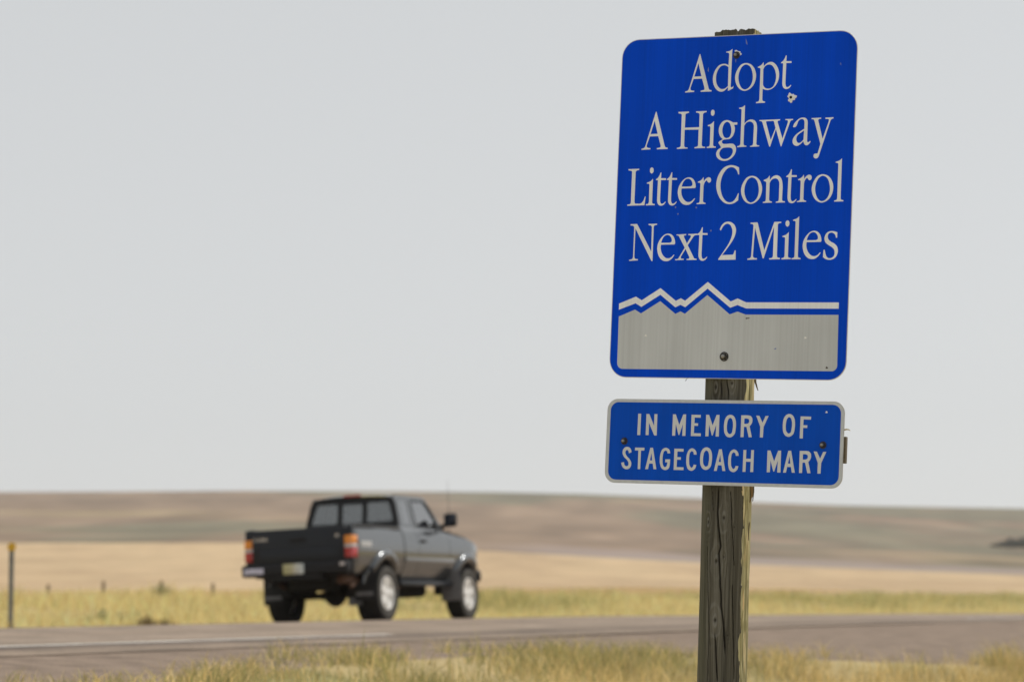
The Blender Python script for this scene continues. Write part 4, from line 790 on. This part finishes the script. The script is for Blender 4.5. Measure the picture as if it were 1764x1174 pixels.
# hood, cowl, front end
ys = np.linspace(2.30, YN, 26); xs = np.linspace(-1, 1, 25); V = []
for y_ in ys:
    w_ = float(halfw(y_, 1.1))-.035; zt_ = float(top_line(y_))
    for a in xs: V.append((a*w_, y_, zt_-.004+.050*(1-a**4)*min(1, (YN+.05-y_)*2.2)+.016*(math.exp(-((abs(a)-.55)/.10)**2))))
V2 = [(p[0], p[1], p[2]-.04) for p in V]; n = len(V); F = grid_faces(len(ys), len(xs)).tolist()
mb = MB(); mb.add(V, F); mb.add(V2, F); mb.build('hood', M['paint'], truck, smooth=40)
mb = MB(); mb.box(-.66, .66, 3.78, 3.90, .72, .985, .05); mb.build('grille_panel', M['trim'], truck)
mb = MB(); mb.box(-.74, .74, 3.78, 3.94, .50, .71, .07); mb.build('front_bumper', M['trim'], truck)
for sgn in (1, -1):
    mb = MB(); mb.box(sgn*.55-.12, sgn*.55+.12, 3.84, 3.925, .80, .95, .03); mb.build('headlight', M['lamp'], truck)
# ---- cab: roof, rear frame, side frames, windscreen
ZR, ZBELT = 1.765, 1.27; YTR, YTF, YBR, YBF = .80, 1.93, .725, 2.42      # roof rear/front, belt rear/front
def cabw(z): return .735-.115*np.clip((z-ZBELT)/(ZR-ZBELT), 0, 1.1)**1.25
def rear_y(z): return YBR+(YTR-YBR)*(z-ZBELT)/(ZR-ZBELT)
ys = np.linspace(YTR-.012, YTF+.01, 18); xs = np.linspace(-1, 1, 29); V = []
for y_ in ys:
    e_ = min(1, (y_-YTR+.03)/.12, (YTF+.06-y_)/.25)
    for a in xs: V.append((a*.635, y_, ZR-.055+.058*(1-abs(a)**5)*(.55+.45*e_)+.012*(1-a*a)))
n = len(V); F = grid_faces(len(ys), len(xs)).tolist(); mb = MB(); mb.add(V, F); mb.add([(p[0]*.99, p[1], p[2]-.03) for p in V], F)
roof = mb.build('roof', M['paint'], truck, smooth=50)
mb = MB(); mb.box(-.13, .13, YTR-.035, YTR+.03, ZR-.020, ZR+.006, .006); mb.build('brake_light', M['red'], roof)
def rfn(off): return lambda a, b, d: (a, rear_y(b)+off+d, b)
out = [(-.735, 1.20), (.735, 1.20), (.735, ZBELT), (.715, 1.40), (.665, 1.63), (.63, 1.70), (.57, 1.728), (-.57, 1.728), (-.63, 1.70), (-.665, 1.63), (-.715, 1.40), (-.735, ZBELT)]
def rr4(x0, x1, z0, z1, xt0=None, xt1=None, r=.025):
    xt0 = x0 if xt0 is None else xt0; xt1 = x1 if xt1 is None else xt1
    return [(x0+r, z0), (x1-r, z0), (x1, z0+r), (xt1, z1-r), (xt1-r, z1), (xt0+r, z1), (xt0, z1-r), (x0, z0+r)]
panes = [rr4(-.645, -.225, 1.365, 1.655, -.575, -.225), rr4(-.165, .165, 1.365, 1.645), rr4(.225, .645, 1.365, 1.655, .225, .575)]
mb = MB(); mb.plate([out]+[p[::-1] for p in panes], rfn(0), .05); rf = mb.build('rear_window_frame', M['trim'], truck, smooth=30)
for p in panes:
    mb = MB(); mb.plate([p], rfn(.022), .004); mb.build('window_pane', M['glass'], rf, smooth=None)
for sgn in (1, -1):
    def sfn(off): return lambda a, b, d: (sgn*(float(cabw(b))+off-d), a, b)
    side = [(YBR+.005, 1.23), (2.44, 1.23), (2.43, ZBELT), (1.98, 1.70), (1.93, 1.732), (1.80, 1.742), (.84, 1.742), (YTR+.002, 1.71)]
    q_w = [(.93, 1.325), (1.255, 1.325), (1.255, 1.655), (1.23, 1.672), (.985, 1.672), (.96, 1.65)]
    d_w = [(1.385, 1.30), (2.25, 1.30), (2.27, 1.325), (1.955, 1.655), (1.91, 1.682), (1.42, 1.682), (1.395, 1.66)]
    mb = MB(); mb.plate([side, q_w[::-1], d_w[::-1]], sfn(0), .035); fr_ = mb.build('cab_frame', M['paint'], truck, smooth=30)
    big = lambda l, k_: [((a-sum(p[0] for p in l)/len(l))*k_+sum(p[0] for p in l)/len(l), (b-sum(p[1] for p in l)/len(l))*k_+sum(p[1] for p in l)/len(l)) for a, b in l]
    mb = MB(); mb.plate([big(d_w, 1.035), big(d_w, .955)[::-1]], sfn(.004), .012); mb.build('window_seal', M['trim'], fr_)
    mb = MB(); mb.plate([d_w], sfn(-.014), .004); mb.build('window_pane', M['side_glass'], fr_, smooth=None)
    mb = MB(); mb.plate([q_w], sfn(-.006), .004); mb.build('quarter_window', M['tint'], fr_, smooth=None)
    # mirror
    mb = MB(); mb.box(sgn*.93-.10, sgn*.93+.10, 2.20, 2.29, 1.30, 1.50, .035); mb.tube([(sgn*.76, 2.27, 1.30), (sgn*.86, 2.25, 1.33)], [.035, .03], 8)
    mb.plate([[(2.02, 1.285), (2.30, 1.285), (2.25, 1.345), (2.20, 1.385), (2.10, 1.375)]], sfn(.012), .016)
    mi_ = mb.build('door_mirror', M['trim'], truck)
    mb = MB(); mb.box(sgn*.93-.08, sgn*.93+.08, 2.194, 2.20, 1.325, 1.475, .002); mb.build('mirror_glass', M['mirror'], mi_)
def wfn(off): return lambda a, b, d: (a, 2.43-(2.43-1.95)*(b-ZBELT)/(1.72-ZBELT)+off-d, b)
wo = [(-.735, 1.25), (.735, 1.25), (.665, 1.60), (.625, 1.72), (-.625, 1.72), (-.665, 1.60)]; wi = [(-.67, 1.30), (.67, 1.30), (.585, 1.67), (-.585, 1.67)]
mb = MB(); mb.plate([wo, wi[::-1]], wfn(0), .03); wf = mb.build('windscreen_frame', M['trim'], truck)
mb = MB(); mb.plate([wi], wfn(-.012), .004); mb.build('windscreen', M['glass'], wf, smooth=None)
# inside the cab
mb = MB(); mb.box(-.69, .69, YC0+.03, 2.40, .60, .68); mb.box(-.69, .69, 2.12, 2.40, .95, 1.215, .05); mb.build('dashboard', M['interior'], truck)
for x_ in (-.36, .36):
    mb = MB(); mb.box(x_-.25, x_+.25, 1.22, 1.72, .78, .95, .05); mb.box(x_-.25, x_+.25, 1.16, 1.30, .90, 1.37, .05); mb.box(x_-.12, x_+.12, 1.17, 1.26, 1.38, 1.50, .03); mb.build('seat', M['seat'], truck)
mb = MB(); mb.lathe([(-.012, .17), (0, .185), (.012, .17), (0, .158), (-.012, .17)], 28, 'y', (0, 0, 0)); sw = mb.build('steering_wheel', M['trim'], truck); sw.location = (-.36, 1.98, 1.18); sw.rotation_euler = (-.45, 0, 0)
# ---- wheels
def wheel_parts(parent, sgn):
    mb = MB(); w_ = .265
    mb.lathe([(-w_/2+.02, .235), (-w_/2, .26), (-w_/2-.006, .315), (-w_/2+.008, .362), (-w_/2+.028, .380), (-.07, RT), (-.055, RT-.008), (-.045, RT), (.045, RT), (.055, RT-.008), (.07, RT), (w_/2-.028, .380), (w_/2-.008, .362)], 48, 'x')
    mb.lathe([(w_/2-.008, .362), (w_/2+.006, .315), (w_/2, .26), (w_/2-.02, .232)], 48, 'x', mi=1)
    for k_ in range(36):                                       # tread blocks
        t = 2*math.pi*k_/36
        for x0, x1 in ((-.118, -.066), (.066, .118)):
            mb.box(x0, x1, -.018, .018, RT-.016, RT+.002, 0, 0, Matrix.Rotation(t+(0.08 if x0 > 0 else 0), 4, 'X'))
    ty = mb.build('tyre', [M['rubber'], M['rubber_wall']], parent, smooth=40)
    mb = MB(); mb.lathe([(.095, .238), (.118, .236), (.120, .222), (.095, .212), (-.05, .205)], 48, 'x')
    mb.lathe([(-.02, .21), (-.02, .02)], 32, 'x', mi=1)
    mb.lathe([(.04, .075), (.095, .068), (.105, .045), (.106, .001)], 24, 'x')
    for k_ in range(5):
        m_ = Matrix.Rotation(2*math.pi*k_/5+.3, 4, 'X')
        V = [(.098, -.034, .05), (.098, .034, .05), (.108, .052, .215), (.108, -.052, .215), (.04, -.042, .05), (.04, .042, .05), (.05, .062, .218), (.05, -.062, .218)]
        mb.add([m_ @ Vector(p) for p in V], [(0, 1, 2, 3), (0, 4, 5, 1), (1, 5, 6, 2), (3, 2, 6, 7), (0, 3, 7, 4)])
    ri = mb.build('rim', [M['rim'], M['under']], parent, smooth=40)
    return ty, ri
proto = None
for y_ in (0, WB_):
    for sgn in (1, -1):
        wh = empty('wheel', truck); wh.location = (sgn*.725, y_, RT)
        wh.rotation_euler = (random.uniform(0, 1.2), 0, 0) if sgn > 0 else (random.uniform(0, 1.2), 0, math.pi)
        if proto is None: proto = wheel_parts(wh, sgn)
        else:
            for p in proto: q = p.copy(); COL.objects.link(q); q.parent = wh
# mud flaps, underbody
for x_, y_, mm in ((.70, -.47, 'trim'), (-.70, -.47, 'trim'), (.76, 2.58, 'interior'), (-.76, 2.58, 'interior')):
    mb = MB(); mb.box(x_-.15, x_+.15, y_-.012, y_, .22, .68, .006, 0); f_ = mb.build('mud_flap', M[mm], truck)
    if y_ < 0:
        mb = MB(); mb.box(x_-.13, x_+.13, y_-.016, y_-.012, .29, .345, .001); mb.build('flap_strip', M['interior'], f_)
mb = MB(); mb.tube([(-.70, 0, RT), (-.2, 0, RT), (-.1, 0, RT), (.1, 0, RT), (.2, 0, RT), (.70, 0, RT)], [.045, .045, .07, .07, .045, .045], 12); mb.lathe([(-.14, .05), (-.10, .13), (0, .165), (.10, .13), (.14, .05)], 20, 'y', (.05, -.02, RT)); mb.build('rear_axle', M['under'], truck)
for x_ in (-.48, .48):
    mb = MB(); mb.box(x_-.045, x_+.045, YB0+.05, 3.6, .50, .63, .01); mb.build('chassis_rail', M['under'], truck)
    mb = MB(); mb.tube([(x_*1.12, -.62, .52), (x_*1.12, -.3, .40), (x_*1.12, 0, .335), (x_*1.12, .3, .40), (x_*1.12, .62, .52)], .035, 6); mb.build('leaf_spring', M['rust'], truck)
mb = MB(); mb.lathe([(-.10, .20), (-.11, .30), (-.08, .36), (.08, .36), (.11, .30), (.10, .20)], 36, 'z', (0, -.58, .50)); mb.lathe([(-.03, .2), (-.03, .01)], 24, 'z', (0, -.58, .50)); mb.build('spare_wheel', M['rubber'], truck)
mb = MB(); mb.box(-.40, .20, .85, 2.0, .36, .58, .06); mb.box(-.25, .25, 1.9, 2.9, .30, .55, .08); mb.build('gearbox_and_tank', M['under'], truck)
mb = MB(); mb.tube([(.42, 1.4, .45), (.45, .6, .45), (.58, .30, .60), (.62, -.3, .60), (.62, -.62, .47), (.66, -.85, .42)], .028, 10); mb.lathe([(-.3, .02), (-.27, .09), (.27, .09), (.3, .02)], 16, 'y', (.43, .95, .45)); mb.build('exhaust_pipe', M['rust'], truck)
mb = MB(); mb.box(.50, .64, -1.0, -.62, .46, .58, .03); mb.build('bumper_bracket', M['rust'], truck)
mb = MB(); mb.tube([(.70, 2.75, 1.19), (.725, 2.70, 1.6), (.74, 2.67, 2.02)], [.006, .004, .002], 6); mb.build('antenna', M['trim'], truck)
for sgn in (1, -1):                                            # inner wheel houses
    for yc in (0, WB_):
        V = []; NA = 16
        for i in range(NA+1):
            t = math.radians(-10+200*i/NA)
            for x_ in (.46, .80): V.append((sgn*x_, yc+.46*math.cos(t), .40+.46*math.sin(t)))
        F = [(2*i, 2*i+1, 2*i+3, 2*i+2) for i in range(NA)]+[tuple(2*i for i in range(NA+1))]
        mb = MB(); mb.add(V, F); mb.build('wheel_house', M['under'], truck)
mb = MB(); mb.box(-.72, .72, YC0, YC0+.03, .55, 1.22); mb.box(-.70, .70, YB0+.05, 3.7, .58, .62); mb.build('floor_pan', M['under'], truck)
LIFT = .06                                                     # raised suspension: body and frame sit higher over the wheels
for ch in truck.children:
    if not ch.name.startswith(('wheel.', 'rear_axle')) and ch.name != 'wheel': ch.location.z += LIFT
# ------------------------------------------------------------------ roadside marker, fence posts, far trees
def on_ray(px_, u_):                        # where the sight line at a picture column meets the line at offset u_ from the road's centre
    k_ = (px_-882)/4950; D_ = (u_+C0[0]*RX+C0[1]*RY)/(k_*RX+RY); return k_*D_, D_
M['galv'] = mat('galvanised_steel', (0.34, 0.33, 0.30), 0.6, .3, noise=(12, .25))
M['yellow'] = mat('yellow_reflector', (0.72, 0.42, 0.02), 0.35, noise=(30, .1))
M['fence_wood'] = mat('grey_fence_wood', (0.24, 0.18, 0.12), 0.9, noise=((20, 20, 2), .3), bump=((40, 40, 3), .5, .01))
x_, y_ = on_ray(22, -4.75); z_ = float(ground_z(x_, y_))+EYE
dl = empty('delineator_post'); dl.location = (x_, y_, z_)
tag(dl, 'thin grey steel marker post with a round yellow reflector beside the far road edge', 'delineator')
H_ = .81+EYE-z_
mb = MB(); mb.plate([[(-.035, .0), (-.022, .0), (-.014, .028), (.014, .028), (.022, 0), (.035, 0), (.035, .005), (.025, .005), (.017, .033), (-.017, .033), (-.025, .005), (-.035, .005)]], lambda a, b, d: (a, b, d-.3), H_+.3)
mb.build('steel_post', M['galv'], dl)
mb = MB(); mb.lathe([(-.004, .001), (-.006, .050), (-.004, .057), (0, .057), (0, .001)], 28, 'y', (0, 0, H_-.05)); mb.build('reflector', M['yellow'], dl)
mb = MB(); mb.lathe([(-.006, .006), (-.012, .006), (-.013, .001)], 8, 'y', (0, 0, H_-.05)); mb.build('rivet', M['bolt'], dl)

def fence_post(px_, h_, r_, tilt, label):
    x_, y_ = on_ray(px_, -25.0); z_ = float(ground_z(x_, y_))+EYE
    mb = MB(); n_ = 10; v = []; rows = 7
    for i in range(rows):
        for k_ in range(n_):
            t = 2*math.pi*k_/n_; rr = r_*(1-.12*i/rows+.07*math.sin(3*t+i*.8+px_)); v.append((rr*math.cos(t)+.01*math.sin(i+px_), rr*math.sin(t), -.3+(h_+.3)*i/(rows-1)+(.02*math.cos(t+px_) if i == rows-1 else 0)))
    f = [(i*n_+k_, i*n_+(k_+1) % n_, (i+1)*n_+(k_+1) % n_, (i+1)*n_+k_) for i in range(rows-1) for k_ in range(n_)]+[tuple(range((rows-1)*n_, rows*n_))]
    mb.add(v, f); o = mb.build('fence_post', M['fence_wood'], None, smooth=50); o.location = (x_, y_, z_); o.rotation_euler = (0, tilt, 0)
    return tag(o, label, 'fence post', 'wooden posts of the field fence')
fence_post(83, 0.88, .05, .05, 'leftmost short wooden fence post, between the marker post and the next post')
fence_post(183, .98, .052, -.04, 'second wooden fence post from the left, half hidden in grass')
fence_post(278, 1.00, .052, .03, 'third wooden fence post from the left, above a green clump')
fence_post(370, 0.96, .055, -.02, 'rightmost wooden fence post, nearest to the pickup tailgate')

# shrubby plants in the far verge
M['leaf'] = mat('shrub_leaf', attr='col', rough=.7, spec=.2)
def shrub(name, loc, rx, rz, n, size, base, label, cat, group, trunk=True):
    root = empty(name); root.location = loc; tag(root, label, cat, group)
    t = rng.normal(size=(n, 3)); t /= np.linalg.norm(t, axis=1)[:, None]; rad = rng.random(n)**.45
    lob = 1+.28*np.sin(t[:, 0]*5+loc[0])*np.cos(t[:, 1]*4+loc[1])+.2*np.sin(t[:, 2]*7)
    P = t*rad[:, None]*lob[:, None]*np.array([rx, rx*.8, rz*.5]); P[:, 2] += rz*.55
    P = P[(P[:, 2] > .04*rz)]; n = len(P)
    a = rng.normal(size=(n, 3)); a /= np.linalg.norm(a, axis=1)[:, None]; b = np.cross(a, rng.normal(size=(n, 3))); b /= np.linalg.norm(b, axis=1)[:, None]
    sz = size*rng.uniform(.6, 1.4, n)[:, None]
    V = np.stack([P-a*sz, P+b*sz*.5, P+a*sz, P-b*sz*.5], 1).reshape(-1, 3); F = np.arange(n*4).reshape(-1, 4)
    col = np.asarray(base)[None]*(1+rng.normal(0, .22, n))[:, None].clip(.4, 1.7); col = np.repeat(col, 4, 0)
    mesh_obj('crown', V, F, M['leaf'], root, cols={'col': col})
    mb = MB(); mb.tube([(0, 0, -.1*rz), (.02*rx, 0, .3*rz), (.05*rx, .03*rx, .62*rz)], [.05*rx, .04*rx, .015*rx], 6)
    for k_ in range(5): t_ = k_*1.3; mb.tube([(.02*rx, 0, .2*rz), (.5*rx*math.cos(t_), .4*rx*math.sin(t_), (.55+.06*k_)*rz)], [.03*rx, .01*rx], 5)
    mb.build('trunk', M['fence_wood'], root); return root
for px_, u_, w_, h_, lab in ((192, -11, .55, .26, 'round green weed bush in the verge below the second fence post'), (228, -12, .5, .22, 'low green weed bush in the verge right of the second fence post'), (280, -20, .35, .35, 'upright green weed bush in front of the third fence post'),
                             (286, -6.2, .16, .18, 'small brown weed tuft at the road edge below the third fence post'), (256, -6.0, .14, .2, 'small green weed tuft at the road edge left of the brown one')):
    x_, y_ = on_ray(px_, u_); z_ = float(ground_z(x_, y_))+EYE
    shrub('weed_bush', (x_, y_, z_), w_, h_*1.3, 700, .035 if w_ > .4 else .02, (.24, .25, .10) if 'brown' not in lab else (.30, .22, .10), lab, 'bush', 'weed bushes in the far verge')
D_ = 860.
for k_, (px_, h_, w_) in enumerate(((1717, 1.1, 1.8), (1728, 1.7, 1.9), (1740, 2.9, 2.0), (1750, 2.3, 2.0), (1760, 3.0, 2.1), (1771, 2.4, 2.0), (1783, 2.8, 2.1))):
    a_ = (px_-882)/4950; yy = D_+5*math.sin(k_*2.1); xx = a_*yy; zz_ = float(far_z(np.array(xx), np.array(yy)))+EYE-.2
    names = ['low dark tree at the left end of the clump on the far hillside', 'second dark tree from the left in the hillside clump', 'tallest dark tree in the clump on the far hillside', 'dark tree just right of the tallest one on the hillside',
             'dark tree on the hillside cut by the right picture edge', 'dark hillside tree just past the right picture edge', 'farthest right dark tree of the hillside clump']
    shrub('hillside_tree', (xx, yy, zz_), w_, h_, 900, .28, (.065, .078, .055), names[k_], 'tree', 'dark trees on the far hillside')

# ------------------------------------------------------------------ smoke haze
HZ = bpy.data.materials.new('haze_air'); HZ.use_nodes = True; nt = HZ.node_tree; nt.nodes.clear()
ho = nt.nodes.new('ShaderNodeOutputMaterial'); hv = nt.nodes.new('ShaderNodeVolumePrincipled'); hv.inputs['Color'].default_value = (.97, .975, .98, 1); hv.inputs['Density'].default_value = 0.00012
hv.inputs['Anisotropy'].default_value = 0.3
nt.links.new(hv.outputs[0], ho.inputs['Volume'])
mb = MB(); mb.box(-6600, 6600, -6600, 6600, -120, 75); hz = mb.build('haze', HZ, None, smooth=None)
tag(hz, 'thin pale smoke haze over the fields', 'haze', kind='stuff')
